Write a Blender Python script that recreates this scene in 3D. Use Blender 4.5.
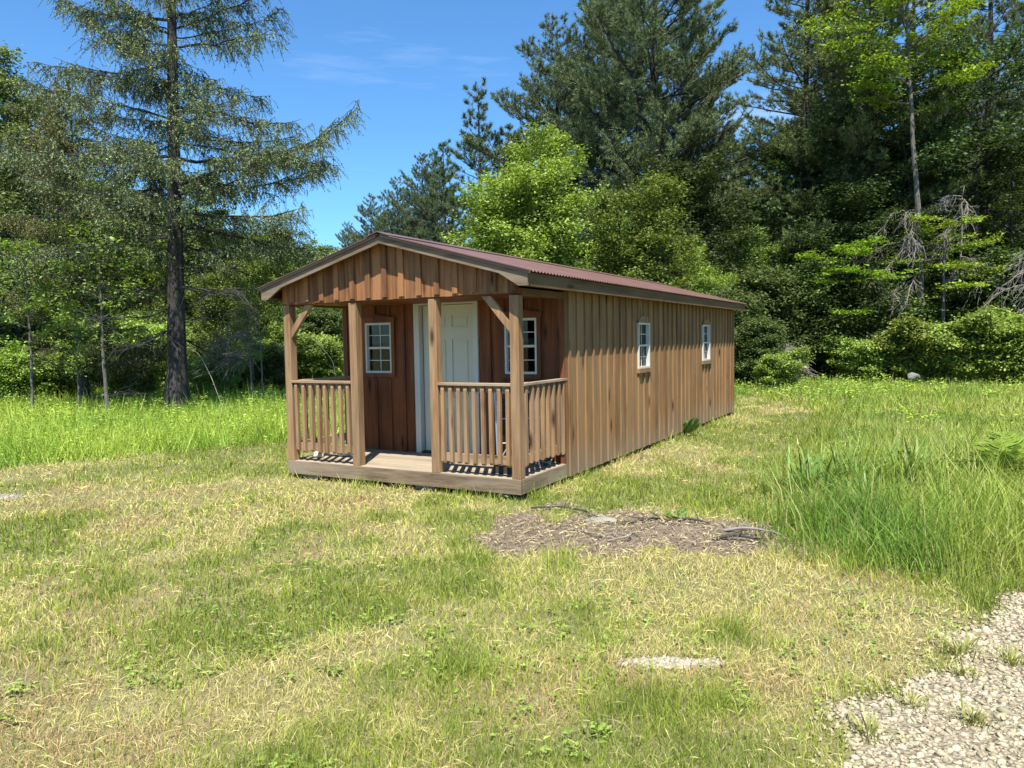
import bpy, math, random
import numpy as np
from mathutils import Matrix, Vector

# ------------------------------------------------------------------ scene, camera, light
for o in list(bpy.data.objects):
    bpy.data.objects.remove(o)
SC = bpy.context.scene
COL = SC.collection
R = math.radians
CAM_H, PITCH, ROLL = 1.539, 0.0586, -0.0172
cam_d = bpy.data.cameras.new('camera')
cam = bpy.data.objects.new('camera', cam_d)
COL.objects.link(cam)
r0 = Vector((1, 0, 0)); u0 = Vector((0, math.sin(PITCH), math.cos(PITCH))); fwd = Vector((0, math.cos(PITCH), -math.sin(PITCH)))
rt = r0 * math.cos(ROLL) + u0 * math.sin(ROLL)
up = u0 * math.cos(ROLL) - r0 * math.sin(ROLL)
m = Matrix((rt, up, -fwd)).transposed().to_4x4()
m.translation = Vector((0, 0, CAM_H))
cam.matrix_world = m
cam_d.sensor_width = 36.0
cam_d.lens = 754.0 / 1024 * 36
cam_d.clip_end = 2000
cam_d.clip_start = 0.05
SC.camera = cam

SUN = Vector((-0.028, -2.102, 3.85)).normalized()
SUN_EL = math.asin(SUN.z)
w = bpy.data.worlds.new('World'); SC.world = w; w.use_nodes = True
nt = w.node_tree; nt.nodes.clear()
sky = nt.nodes.new('ShaderNodeTexSky'); sky.sky_type = 'NISHITA'; sky.sun_disc = False
sky.sun_elevation = SUN_EL; sky.sun_rotation = math.atan2(SUN.x, SUN.y)
sky.altitude = 300; sky.air_density = 1.0; sky.dust_density = 0.35; sky.ozone_density = 4.0
bg = nt.nodes.new('ShaderNodeBackground'); bg.inputs[1].default_value = 0.102
wo = nt.nodes.new('ShaderNodeOutputWorld')
tint = nt.nodes.new('ShaderNodeMix'); tint.data_type = 'RGBA'; tint.blend_type = 'MULTIPLY'; tint.inputs[0].default_value = 1
tint.inputs[7].default_value = (0.57, 0.91, 1.12, 1)   # the deep clear blue of this afternoon
nt.links.new(sky.outputs[0], tint.inputs[6]); 
# thin wisps of high cloud low in the sky
tcw = nt.nodes.new('ShaderNodeTexCoord'); mpw = nt.nodes.new('ShaderNodeMapping'); mpw.inputs['Scale'].default_value = (1.2, 1.2, 11); mpw.inputs['Rotation'].default_value = (0.1, 0.12, 0)
nzw = nt.nodes.new('ShaderNodeTexNoise'); nzw.inputs['Scale'].default_value = 2.2; nzw.inputs['Detail'].default_value = 6; nzw.inputs['Roughness'].default_value = .6
rpw = nt.nodes.new('ShaderNodeMapRange'); rpw.inputs[1].default_value = .56; rpw.inputs[2].default_value = .80; rpw.inputs[3].default_value = 0; rpw.inputs[4].default_value = .22
nt.links.new(tcw.outputs['Generated'], mpw.inputs[0]); nt.links.new(mpw.outputs[0], nzw.inputs['Vector']); nt.links.new(nzw.outputs[0], rpw.inputs[0])
cmx = nt.nodes.new('ShaderNodeMix'); cmx.data_type = 'RGBA'; cmx.inputs[7].default_value = (6, 6.6, 7.2, 1)
nt.links.new(rpw.outputs[0], cmx.inputs[0]); nt.links.new(tint.outputs[2], cmx.inputs[6]); nt.links.new(cmx.outputs[2], bg.inputs[0]); nt.links.new(bg.outputs[0], wo.inputs[0])
sd = bpy.data.lights.new('sun', 'SUN'); sd.energy = 5.0; sd.angle = R(0.53); sd.color = (1.0, 0.95, 0.86)
sun = bpy.data.objects.new('sun', sd); COL.objects.link(sun)
sun.rotation_euler = SUN.to_track_quat('Z', 'Y').to_euler(); sun.location = (0, 0, 30)
SC.view_settings.view_transform = 'Standard'
SC.view_settings.look = 'None'
SC.view_settings.exposure = 0.98
SC.view_settings.gamma = 1
try: SC.view_settings.use_curve_mapping = False
except Exception: pass
SC.render.engine = 'CYCLES'
SC.cycles.use_denoising = True
SC.cycles.max_bounces = 6; SC.cycles.diffuse_bounces = 3; SC.cycles.glossy_bounces = 2
SC.cycles.transmission_bounces = 4; SC.cycles.transparent_max_bounces = 6

# ------------------------------------------------------------------ mesh helpers
class Geo:
    def __init__(s): s.v = []; s.q = []; s.t = []; s.c = []; s.n = 0; s.ng = []
    def add(s, v, quads=None, tris=None, col=None):
        v = np.asarray(v, float).reshape(-1, 3)
        if quads is not None and len(quads): s.q.append(np.asarray(quads, np.int64).reshape(-1, 4) + s.n)
        if tris is not None and len(tris): s.t.append(np.asarray(tris, np.int64).reshape(-1, 3) + s.n)
        s.v.append(v)
        if col is None: col = (0.5, 0.5, 0.5)
        col = np.asarray(col, float)
        if col.ndim == 1: col = np.tile(col, (len(v), 1))
        s.c.append(col); s.n += len(v)
    def ngon(s, v, faces):
        v = np.asarray(v, float)
        s.ng += [[i + s.n for i in f] for f in faces]
        s.v.append(v); s.c.append(np.full((len(v), 3), .5)); s.n += len(v)
    def build(s, name, mat=None, parent=None, smooth=False, loc=None, bevel=0):
        V = np.concatenate(s.v) if s.v else np.zeros((0, 3))
        q = np.concatenate(s.q) if s.q else np.zeros((0, 4), np.int64)
        t = np.concatenate(s.t) if s.t else np.zeros((0, 3), np.int64)
        me = bpy.data.meshes.new(name)
        me.vertices.add(len(V)); me.vertices.foreach_set('co', V.astype(np.float32).ravel())
        ngl = [i for f in s.ng for i in f]
        loops = np.concatenate([q.ravel(), t.ravel(), np.array(ngl, np.int64)])
        sizes = np.concatenate([np.full(len(q), 4), np.full(len(t), 3), np.array([len(f) for f in s.ng], np.int64)])
        me.loops.add(len(loops)); me.loops.foreach_set('vertex_index', loops.astype(np.int32))
        me.polygons.add(len(sizes))
        st = np.concatenate([[0], np.cumsum(sizes)[:-1]]) if len(sizes) else np.zeros(0)
        me.polygons.foreach_set('loop_start', st.astype(np.int32))
        me.polygons.foreach_set('loop_total', sizes.astype(np.int32))
        me.polygons.foreach_set('use_smooth', np.full(len(sizes), smooth))
        C = np.concatenate(s.c); C = np.concatenate([C, np.ones((len(C), 1))], 1)
        a = me.color_attributes.new('Col', 'FLOAT_COLOR', 'POINT')
        a.data.foreach_set('color', C.astype(np.float32).ravel())
        me.update(calc_edges=True)
        if not s.t and len(V) < 5000: me.validate()
        if mat: me.materials.append(mat)
        o = bpy.data.objects.new(name, me); COL.objects.link(o)
        if parent: o.parent = parent
        if loc is not None: o.location = loc
        if bevel:
            b = o.modifiers.new('bevel', 'BEVEL'); b.width = bevel; b.segments = 2; b.limit_method = 'ANGLE'
        return o

BOXF = [[0, 3, 2, 1], [4, 5, 6, 7], [0, 1, 5, 4], [1, 2, 6, 5], [2, 3, 7, 6], [3, 0, 4, 7]]
def box(g, x0, x1, y0, y1, z0, z1, col=None):
    g.add([(x0, y0, z0), (x1, y0, z0), (x1, y1, z0), (x0, y1, z0), (x0, y0, z1), (x1, y0, z1), (x1, y1, z1), (x0, y1, z1)], BOXF, col=col)
class Frame:  # a wall frame: a runs along the wall, o points outwards
    def __init__(s, org, a, o): s.org = np.array(org, float); s.a = np.array(a, float); s.o = np.array(o, float); s.flip = np.cross(s.a, s.o)[2] < 0
    def p(s, a, o, z): return s.org + s.a * a + s.o * o + np.array([0, 0, z])
    def box(s, g, a0, a1, o0, o1, z0, z1):
        v = [s.p(a0, o0, z0), s.p(a1, o0, z0), s.p(a1, o1, z0), s.p(a0, o1, z0), s.p(a0, o0, z1), s.p(a1, o0, z1), s.p(a1, o1, z1), s.p(a0, o1, z1)]
        f = BOXF if not s.flip else [x[::-1] for x in BOXF]
        g.add(v, f)
    def prism(s, g, poly, o0, o1):   # poly of (a, z) extruded outwards
        n = len(poly)
        v = [s.p(a, o0, z) for a, z in poly] + [s.p(a, o1, z) for a, z in poly]
        F = [list(range(n)), list(range(2 * n - 1, n - 1, -1))] + [[i, i + n, (i + 1) % n + n, (i + 1) % n] for i in range(n)]
        # orient so that normals point outwards
        ar = sum(poly[i][0] * poly[(i + 1) % n][1] - poly[(i + 1) % n][0] * poly[i][1] for i in range(n))
        nrm = np.cross(s.a, [0, 0, 1]) @ s.o
        if (ar > 0) == (nrm * (o1 - o0) > 0): F = [x[::-1] for x in F]
        F = [x[::-1] for x in F]
        g.ngon(v, F)
def tubes(g, P, Rd, sides=5, col=(.5, .5, .5)):
    """P [B,N,3], Rd [B,N]"""
    P = np.asarray(P, float); Rd = np.asarray(Rd, float)
    if P.ndim == 2: P = P[None]; Rd = Rd[None]
    B, N, _ = P.shape
    T = np.gradient(P, axis=1); T /= np.linalg.norm(T, axis=2, keepdims=True) + 1e-9
    ref = np.where(np.abs(T[:, :1, 2:3]) > .8, np.array([1., 0, 0]), np.array([0., 0, 1.]))
    A = np.cross(T, ref); A /= np.linalg.norm(A, axis=2, keepdims=True) + 1e-9
    Bn = np.cross(T, A)
    th = np.arange(sides) * 2 * np.pi / sides
    V = P[:, :, None] + Rd[:, :, None, None] * (A[:, :, None] * np.cos(th)[:, None] + Bn[:, :, None] * np.sin(th)[:, None])
    idx = np.arange(B * N * sides).reshape(B, N, sides)
    a = idx[:, :-1]; b = idx[:, 1:]
    q = np.stack([a, np.roll(a, -1, 2), np.roll(b, -1, 2), b], -1).reshape(-1, 4)
    C = np.broadcast_to(np.asarray(col, float).reshape((-1, 1, 1, 3)) if np.ndim(col) > 1 else np.asarray(col, float), V.shape)
    g.add(V.reshape(-1, 3), q, col=C.reshape(-1, 3))
def cap_tube(g, p0, p1, r, sides=8):
    P = np.array([p0, p1], float); n0 = g.n
    tubes(g, P, np.array([r, r]), sides)
    g.ng += [[n0 + i for i in range(sides)], [n0 + sides + i for i in range(sides)][::-1]]
def unit(v): return v / (np.linalg.norm(v, axis=-1, keepdims=True) + 1e-9)
def cards(g, P, D, Nn, L, W, col):
    """leaf rhombus from base P along D, face normal about Nn"""
    D = unit(D); S = unit(np.cross(D, Nn)); L = np.asarray(L)[:, None]; W = np.asarray(W)[:, None]
    U = np.cross(S, D)
    v = np.stack([P, P + D * L * .45 + S * W * .5 + U * L * .06, P + D * L - U * L * .08, P + D * L * .45 - S * W * .5 + U * L * .06], 1)
    n = len(P); q = np.arange(n * 4).reshape(n, 4)
    g.add(v.reshape(-1, 3), q, col=np.repeat(col, 4, 0))
def needles(g, P, D, L, W, col, rng):
    D = unit(D); S = unit(np.cross(D, rng.normal(size=D.shape))); L = np.asarray(L)[:, None]; W = np.asarray(W)[:, None]
    v = np.stack([P - S * W * .5, P + S * W * .5, P + D * L], 1)
    n = len(P); g.add(v.reshape(-1, 3), tris=np.arange(n * 3).reshape(n, 3), col=np.repeat(col, 3, 0))
def link_tag(o, label=None, cat=None, group=None, kind=None):
    if label: o['label'] = label
    if cat: o['category'] = cat
    if group: o['group'] = group
    if kind: o['kind'] = kind
    return o
def thing(name, label, cat, loc=(0, 0, 0), rz=0, group=None, sc=None):
    o = bpy.data.objects.new(name, None); COL.objects.link(o); o.location = loc; o.rotation_euler = (0, 0, rz)
    o.empty_display_size = .2
    if sc: o.scale = sc if not np.isscalar(sc) else (sc,) * 3
    return link_tag(o, label, cat, group)
def dup(root, loc, rz, sc, label, group=None):
    r = root.copy(); COL.objects.link(r); r.location = loc; r.rotation_euler = (0, 0, rz)
    r.scale = sc if not np.isscalar(sc) else (sc,) * 3
    r['label'] = label
    if group: r['group'] = group
    elif 'group' in r: del r['group']
    for ch in root.children:
        c = ch.copy(); COL.objects.link(c); c.parent = r
    return r

# ------------------------------------------------------------------ numpy noise
def vnoise(x, y, seed=0):
    xi = np.floor(x).astype(np.int64); yi = np.floor(y).astype(np.int64); fx = x - xi; fy = y - yi
    def h(a, b):
        n = (a * 374761393 + b * 668265263 + seed * 974634777) & 0x7fffffff
        n = ((n ^ (n >> 13)) * 1274126177) & 0x7fffffff
        return ((n ^ (n >> 16)) & 0xffff) / 65535.0
    fx = fx * fx * (3 - 2 * fx); fy = fy * fy * (3 - 2 * fy)
    return (h(xi, yi) * (1 - fx) + h(xi + 1, yi) * fx) * (1 - fy) + (h(xi, yi + 1) * (1 - fx) + h(xi + 1, yi + 1) * fx) * fy
def fbm(x, y, s, seed=0, oct=4):
    r = 0; a = .5; tot = 0
    for k in range(oct):
        r = r + a * vnoise(x / s + 17.3 * k, y / s - 9.1 * k, seed + k); tot += a; a *= .5; s = s * .5
    return r / tot
def sstep(a, b, x):
    t = np.clip((x - a) / (b - a), 0, 1); return t * t * (3 - 2 * t)

# ------------------------------------------------------------------ materials
def mat(name):
    m = bpy.data.materials.new(name); m.use_nodes = True; n = m.node_tree
    p = n.nodes['Principled BSDF']; return m, n, p
def N(nt, t, **k):
    n = nt.nodes.new(t)
    for a, b in k.items(): setattr(n, a, b)
    return n
def ramp(nt, fac, stops):
    r = N(nt, 'ShaderNodeValToRGB'); e = r.color_ramp.elements
    while len(e) < len(stops): e.new(.5)
    for i, (p, c) in enumerate(stops): e[i].position = p; e[i].color = (*c, 1)
    nt.links.new(fac, r.inputs[0]); return r.outputs[0]
def mixc(nt, fac, a, b, mode='MIX'):
    n = N(nt, 'ShaderNodeMix', data_type='RGBA', blend_type=mode)
    for s, val in ((0, fac), (6, a), (7, b)):
        if hasattr(val, 'default_value') or hasattr(val, 'links'): nt.links.new(val, n.inputs[s])
        else: n.inputs[s].default_value = val if s == 0 else (*val, 1)
    return n.outputs[2]
def mth(nt, op, a, b=None, clamp=False):
    n = N(nt, 'ShaderNodeMath', operation=op, use_clamp=clamp)
    for i, val in enumerate((a, b)):
        if val is None: continue
        if isinstance(val, (int, float)): n.inputs[i].default_value = val
        else: nt.links.new(val, n.inputs[i])
    return n.outputs[0]
def bump(nt, p, h, strength=.3, dist=.01):
    b = N(nt, 'ShaderNodeBump'); b.inputs['Strength'].default_value = strength; b.inputs['Distance'].default_value = dist
    nt.links.new(h, b.inputs['Height']); nt.links.new(b.outputs[0], p.inputs['Normal'])
def noise(nt, vec, scale, detail=4, rough=.6, sx=None):
    if sx:
        mp = N(nt, 'ShaderNodeMapping'); mp.inputs['Scale'].default_value = sx; nt.links.new(vec, mp.inputs[0]); vec = mp.outputs[0]
    n = N(nt, 'ShaderNodeTexNoise'); n.inputs['Scale'].default_value = scale; n.inputs['Detail'].default_value = detail
    n.inputs['Roughness'].default_value = rough; nt.links.new(vec, n.inputs['Vector']); return n.outputs[0]
def wood(name, light, dark, knot, axis='z', board=None, weather=None, rough=.8, contrast=1.0, splash=False):
    """grain along axis; board=(axis letter, width, offset) gives each board its own tone; weather=(colour, amount)"""
    m, n, p = mat(name)
    tc = N(n, 'ShaderNodeTexCoord').outputs['Object']
    k = {'x': 0, 'y': 1, 'z': 2}[axis]
    def sc(al, ac): v = [ac] * 3; v[k] = al; return v
    vec = tc
    if board:
        sp = N(n, 'ShaderNodeSeparateXYZ'); n.links.new(tc, sp.inputs[0])
        b = mth(n, 'FLOOR', mth(n, 'DIVIDE', mth(n, 'ADD', sp.outputs['xyz'.index(board[0])], board[2]), board[1]))
        wn = N(n, 'ShaderNodeTexWhiteNoise', noise_dimensions='1D'); n.links.new(b, wn.inputs['W'])
        cx = N(n, 'ShaderNodeVectorMath', operation='MULTIPLY_ADD'); n.links.new(wn.outputs['Color'], cx.inputs[0])
        cx.inputs[1].default_value = (7, 7, 7); n.links.new(tc, cx.inputs[2]); vec = cx.outputs[0]
    g1 = noise(n, vec, 1, 5, .6, sc(1.3, 16)); g2 = noise(n, vec, 1, 3, .6, sc(4, 95)); g3 = noise(n, vec, 1.5, 3, .5, sc(.6, 2.2))
    f = mth(n, 'ADD', mth(n, 'MULTIPLY', g1, .55), mth(n, 'ADD', mth(n, 'MULTIPLY', g2, .25), mth(n, 'MULTIPLY', g3, .3)))
    if board: f = mth(n, 'ADD', f, mth(n, 'MULTIPLY', mth(n, 'SUBTRACT', wn.outputs['Value'], .5), .17))
    w_ = .12 / contrast
    c = ramp(n, f, [(.53 - w_, dark), (.53 + w_, light)])
    if weather:
        wf = noise(n, vec, 1, 4, .65, sc(.9, 5)); wf = mth(n, 'MULTIPLY', mth(n, 'SUBTRACT', wf, .42, True), weather[1] * 4, True)
        c = mixc(n, wf, c, weather[0])
    vo = N(n, 'ShaderNodeTexVoronoi'); mp = N(n, 'ShaderNodeMapping'); mp.inputs['Scale'].default_value = sc(1.6, 5.5)
    n.links.new(vec, mp.inputs[0]); n.links.new(mp.outputs[0], vo.inputs['Vector']); vo.inputs['Scale'].default_value = 1
    kf = mth(n, 'SUBTRACT', 1, mth(n, 'DIVIDE', vo.outputs['Distance'], .20), True)
    sel = mth(n, 'GREATER_THAN', N_sep(n, vo.outputs['Color']), .45)
    c = mixc(n, mth(n, 'MULTIPLY', mth(n, 'MULTIPLY', kf, sel), 1.4, True), c, knot)
    st = noise(n, vec, 1, 4, .7, sc(.5, 7)); st = mth(n, 'MULTIPLY', mth(n, 'SUBTRACT', st, .56, True), 4, True)   # dark weather streaks
    c = mixc(n, mth(n, 'MULTIPLY', st, .75), c, knot)
    if splash:   # mud splashed up from the ground
        s2 = N(n, 'ShaderNodeSeparateXYZ'); n.links.new(tc, s2.inputs[0])
        zf = mth(n, 'ADD', mth(n, 'DIVIDE', mth(n, 'SUBTRACT', .42, s2.outputs[2]), .42), mth(n, 'MULTIPLY', mth(n, 'SUBTRACT', g1, .5), 2.2))
        c = mixc(n, mth(n, 'MULTIPLY', mth(n, 'MAXIMUM', zf, 0), .8, True), c, (.23, .18, .115))
    n.links.new(c, p.inputs['Base Color']); p.inputs['Roughness'].default_value = rough
    p.inputs['Specular IOR Level'].default_value = .25
    bump(n, p, mth(n, 'ADD', g2, g1), .35, .004)
    return m
def N_sep(n, c):
    s = N(n, 'ShaderNodeSeparateColor'); n.links.new(c, s.inputs[0]); return s.outputs[0]
def plain(name, c, rough=.5, metal=0, var=.12, scale=8, bmp=0):
    m, n, p = mat(name); tc = N(n, 'ShaderNodeTexCoord').outputs['Object']
    f = noise(n, tc, scale, 5, .6)
    col = ramp(n, f, [(.3, tuple(x * (1 - var) for x in c)), (.7, tuple(min(1, x * (1 + var)) for x in c))])
    n.links.new(col, p.inputs['Base Color']); p.inputs['Roughness'].default_value = rough; p.inputs['Metallic'].default_value = metal
    if bmp: bump(n, p, f, bmp, .01)
    return m
def leafmat(name, trans=.3, rough=.55, sat=1.0, spec=.3, ttint=(1.25, 1.2, .45), vary=.06):
    m = bpy.data.materials.new(name); m.use_nodes = True; n = m.node_tree; n.nodes.clear()
    at = N(n, 'ShaderNodeAttribute', attribute_name='Col'); oi = N(n, 'ShaderNodeObjectInfo')
    hs = N(n, 'ShaderNodeHueSaturation'); n.links.new(at.outputs['Color'], hs.inputs['Color'])
    n.links.new(mth(n, 'ADD', mth(n, 'MULTIPLY', oi.outputs['Random'], vary * .5), .5 - vary * .25), hs.inputs['Hue'])
    n.links.new(mth(n, 'ADD', mth(n, 'MULTIPLY', oi.outputs['Random'], vary * 6), 1 - vary * 3), hs.inputs['Value'])
    hs.inputs['Saturation'].default_value = sat
    p = N(n, 'ShaderNodeBsdfPrincipled'); n.links.new(hs.outputs[0], p.inputs['Base Color']); p.inputs['Roughness'].default_value = rough
    p.inputs['Specular IOR Level'].default_value = spec
    tr = N(n, 'ShaderNodeBsdfTranslucent'); n.links.new(mixc(n, 1.0, hs.outputs[0], ttint, 'MULTIPLY'), tr.inputs[0])
    mx = N(n, 'ShaderNodeMixShader'); mx.inputs[0].default_value = trans
    n.links.new(p.outputs[0], mx.inputs[1]); n.links.new(tr.outputs[0], mx.inputs[2])
    out = N(n, 'ShaderNodeOutputMaterial'); n.links.new(mx.outputs[0], out.inputs[0])
    return m
M = {}
M['leaf'] = leafmat('broad_leaf', .32, spec=.35)
M['needle'] = leafmat('conifer_needles', .12, .6, spec=.2)
M['grass'] = leafmat('grass_blades', .25, .5, spec=.3, vary=0)
M['bark'] = plain('dark_bark', (.042, .036, .032), .95, var=.5, scale=9, bmp=1)
M['bark_grey'] = plain('grey_bark', (.11, .10, .085), .9, var=.4, scale=7, bmp=.8)
M['dead'] = plain('dead_wood', (.20, .175, .15), .9, var=.3, scale=9, bmp=.6)
M['side'] = wood('side_wall_boards', (.295, .163, .070), (.160, .080, .031), (.045, .018, .008), 'z', ('y', .2192, .0), ((.27, .18, .09), .55), .75, 1.2, True)
M['porchwall'] = wood('stained_wall_boards', (.23, .075, .026), (.105, .034, .013), (.03, .012, .006), 'z', ('x', .219, .0), None, .6)
M['gable'] = wood('gable_boards', (.31, .138, .055), (.125, .05, .02), (.05, .02, .008), 'z', ('x', .1085, .0), ((.28, .16, .08), .3), .75, 1.3)
M['post'] = wood('post_wood', (.335, .20, .10), (.17, .092, .042), (.055, .028, .012), 'z', None, ((.28, .205, .13), .5), .75, 1.4)
M['railx'] = wood('rail_wood_x', (.34, .225, .13), (.19, .12, .065), (.08, .045, .025), 'x', None, ((.40, .33, .26), .6), .8)
M['raily'] = wood('rail_wood_y', (.34, .225, .13), (.19, .12, .065), (.08, .045, .025), 'y', None, ((.40, .33, .26), .6), .8)
M['skirtx'] = wood('weathered_rim_x', (.25, .18, .11), (.095, .062, .036), (.04, .025, .015), 'x', None, ((.26, .22, .165), .6), .9, 1.4)
M['skirty'] = wood('weathered_rim_y', (.28, .205, .12), (.13, .085, .048), (.06, .035, .02), 'y', None, ((.33, .29, .19), .6), .9, 1.3)
M['barge'] = wood('barge_board_wood', (.20, .14, .09), (.085, .056, .034), (.05, .03, .02), 'x', None, ((.25, .21, .17), .5), .85, 1.2)
M['fascia'] = wood('fascia_wood', (.17, .10, .045), (.085, .05, .022), (.04, .024, .012), 'y', None, ((.16, .115, .06), .5), .8)
M['dark'] = plain('dark_shed_interior', (.10, .075, .055), .9)
M['skid'] = plain('old_skid_timber', (.07, .055, .04), .95)
M['white'] = plain('white_vinyl', (.56, .55, .49), .4, var=.03)
M['door'] = plain('cream_door_paint', (.56, .55, .44), .38, var=.03, scale=2)
M['metal'] = plain('black_metal', (.03, .03, .03), .35, .6)
M['alu'] = plain('aluminium_tube', (.62, .62, .62), .35, .9)
M['cloth'] = plain('charcoal_cloth', (.035, .033, .032), .9)
M['bag'] = plain('pale_crumpled_bag', (.55, .52, .44), .7, var=.2, scale=20)
M['grey'] = plain('grey_plastic', (.22, .24, .25), .5)
M['block'] = plain('concrete_block', (.3, .29, .27), .95, var=.2, bmp=.5)
M['stone'] = plain('flat_stone', (.24, .225, .17), .9, var=.25, scale=14, bmp=.5)
# maroon corrugated sheet
m_, n_, p_ = mat('maroon_roof_sheet'); tc = N(n_, 'ShaderNodeTexCoord').outputs['Object']
f_ = noise(n_, tc, 2.5, 5, .6)
n_.links.new(ramp(n_, f_, [(.3, (.125, .064, .046)), (.7, (.17, .092, .068))]), p_.inputs['Base Color'])
p_.inputs['Roughness'].default_value = .38; p_.inputs['Specular IOR Level'].default_value = .6; M['roof'] = m_
# deck boards
M['deck'] = wood('deck_boards', (.37, .295, .20), (.21, .16, .105), (.09, .06, .04), 'x', ('y', .1375, .0), ((.33, .29, .23), .6), .85)
# glass
m_ = bpy.data.materials.new('window_glass'); m_.use_nodes = True; n_ = m_.node_tree; n_.nodes.clear()
tr = N(n_, 'ShaderNodeBsdfTransparent'); tr.inputs[0].default_value = (.5, .54, .55, 1)
gl = N(n_, 'ShaderNodeBsdfGlossy'); gl.inputs['Roughness'].default_value = .02
fr = N(n_, 'ShaderNodeFresnel'); fr.inputs[0].default_value = 1.42
mx = N(n_, 'ShaderNodeMixShader'); n_.links.new(fr.outputs[0], mx.inputs[0]); n_.links.new(tr.outputs[0], mx.inputs[1]); n_.links.new(gl.outputs[0], mx.inputs[2])
ou = N(n_, 'ShaderNodeOutputMaterial'); n_.links.new(mx.outputs[0], ou.inputs[0]); M['glass'] = m_

# ------------------------------------------------------------------ place masks (world metres)
CX, CY, YAW = 0.0698, 7.1393, 0.5081
W, L, P = 3.05, 8.926, 1.0935
ca, sa = math.cos(YAW), math.sin(YAW)
def to_local(x, y):   # local x points right along the front, y to the back
    dx = x - CX; dy = y - CY
    return dx * ca - dy * sa, dx * sa + dy * ca
def in_cabin(x, y, pad=0.0):
    lx, ly = to_local(x, y)
    return (lx < pad) & (lx > -W - pad) & (ly > -pad) & (ly < L + pad)
GX = np.array([-3, .5, .8, 1.0, 1.3, 1.8, 2.17, 2.7, 3.2, 6, 12, 40]); GY = np.array([-30, -6, 1.3, 2.4, 2.95, 3.2, 3.7, 4.1, 4.3, 4.9, 5.6, 7])
def gravel_mask(x, y):
    d = np.interp(x, GX, GY) - y + (fbm(x, y, .5, 5) - .5) * .9
    a = sstep(-.07, .09, d)
    p1 = 1 - sstep(.75, 1.15, np.hypot((x - .74) / .22, (y - 3.48) / .075) + (fbm(x, y, .12, 3) - .5) * .8)
    p2 = 1 - sstep(.7, 1.1, np.hypot((x + 5.5) / .45, (y - 7.8) / .25) + (fbm(x, y, .2, 3) - .5) * .8)
    return np.maximum(np.maximum(a, p1), p2)
def dirt_mask(x, y):
    n = (fbm(x, y, .35, 11) - .5) * 2.1
    a = np.hypot((x - .60) / .90, (y - 5.95) / .78) + n
    b = np.hypot((x - 1.38) / .66, (y - 5.65) / .46) + n
    return np.maximum(1 - sstep(.55, 1.25, a), 1 - sstep(.55, 1.25, b))
TX = np.array([-60, 1.2, 1.75, 2.3, 2.75, 3.2, 4.5, 9, 60]); TY = np.array([200, 60, 5.2, 4.8, 4.5, 4.3, 4.9, 6.0, 8])
def tall_mask(x, y):
    """tall meadow to the right of the mown strip beside the cabin"""
    n = (fbm(x, y, .7, 21) - .5) * .9
    # right clump: x > line that runs with the cabin
    lx, ly = to_local(x, y)
    edge = np.interp(ly, [-4, -2.0, -1, 0.0, 1, 3, 5, 7.5, 9.5, 12, 14], [2.7, 2.7, 2.5, 2.1, 1.95, 1.9, 1.7, 1.6, 1.3, .2, -8])
    yb = np.interp(x, [-60, 1.2, 1.75, 2.3, 2.75, 3.2, 4.5, 9, 60], [5.2, 5.2, 5.05, 4.75, 4.5, 4.45, 5.0, 6.0, 8])
    r = sstep(-.3, 1.0, lx - edge + n * .8) * sstep(-.08, .25, y - yb + n * .35)
    lb = np.interp(x, [-60, -9, -6.5, -3.7, -2.5, -1, 2, 5], [9.3, 9.0, 9.4, 11.6, 12.2, 13.5, 17.5, 19])
    l = sstep(-.15, .35, y - lb + n * .8)
    return np.where(lx > 0, np.maximum(r, l * (ly > 11)), l)
def ground_z(x, y):
    z = (fbm(x, y, 2.2, 31) - .5) * .07 + (fbm(x, y, .5, 32) - .5) * .02
    lx, ly = to_local(x, y)
    d = np.maximum(np.maximum(lx, -W - lx), np.maximum(-ly, ly - L))
    z = z * sstep(-.1, .6, d) - .01
    z = z + .05 * np.exp(-(((x - 1.3) / .7) ** 2 + ((y - 5.95) / .25) ** 2))
    z = z + sstep(22, 90, np.hypot(x, y)) * 1.2
    return z

# ------------------------------------------------------------------ ground
def axis_pts(lo, hi, fine, n):
    t = np.linspace(-1, 1, n); s = np.sign(t) * (np.abs(t) ** 2.6)
    return fine + np.where(s < 0, s * (fine - lo), s * (hi - fine))
gx = axis_pts(-260, 260, .5, 300); gy = axis_pts(-120, 420, 5, 300)
X, Y = np.meshgrid(gx, gy); Z = ground_z(X, Y)
g = Geo(); nx, ny = len(gx), len(gy); idx = np.arange(nx * ny).reshape(ny, nx)
g.add(np.stack([X, Y, Z], -1).reshape(-1, 3), np.stack([idx[:-1, :-1], idx[:-1, 1:], idx[1:, 1:], idx[1:, :-1]], -1).reshape(-1, 4))
m_, n_, p_ = mat('meadow_soil'); tc = N(n_, 'ShaderNodeTexCoord').outputs['Object']
a_ = noise(n_, tc, .8, 6, .65); b_ = noise(n_, tc, 14, 5, .7); c_ = noise(n_, tc, 60, 3, .7)
col = ramp(n_, a_, [(.35, (.10, .13, .03)), (.5, (.20, .19, .07)), (.65, (.27, .23, .11))])
col = mixc(n_, mth(n_, 'MULTIPLY', b_, .8), col, (.13, .12, .05)); col = mixc(n_, mth(n_, 'MULTIPLY', c_, .35), col, (.36, .31, .17))
n_.links.new(col, p_.inputs['Base Color']); p_.inputs['Roughness'].default_value = .95; bump(n_, p_, mth(n_, 'ADD', b_, c_), .8, .03)
ground = g.build('ground', m_, smooth=True); link_tag(ground, kind='structure')

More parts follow.
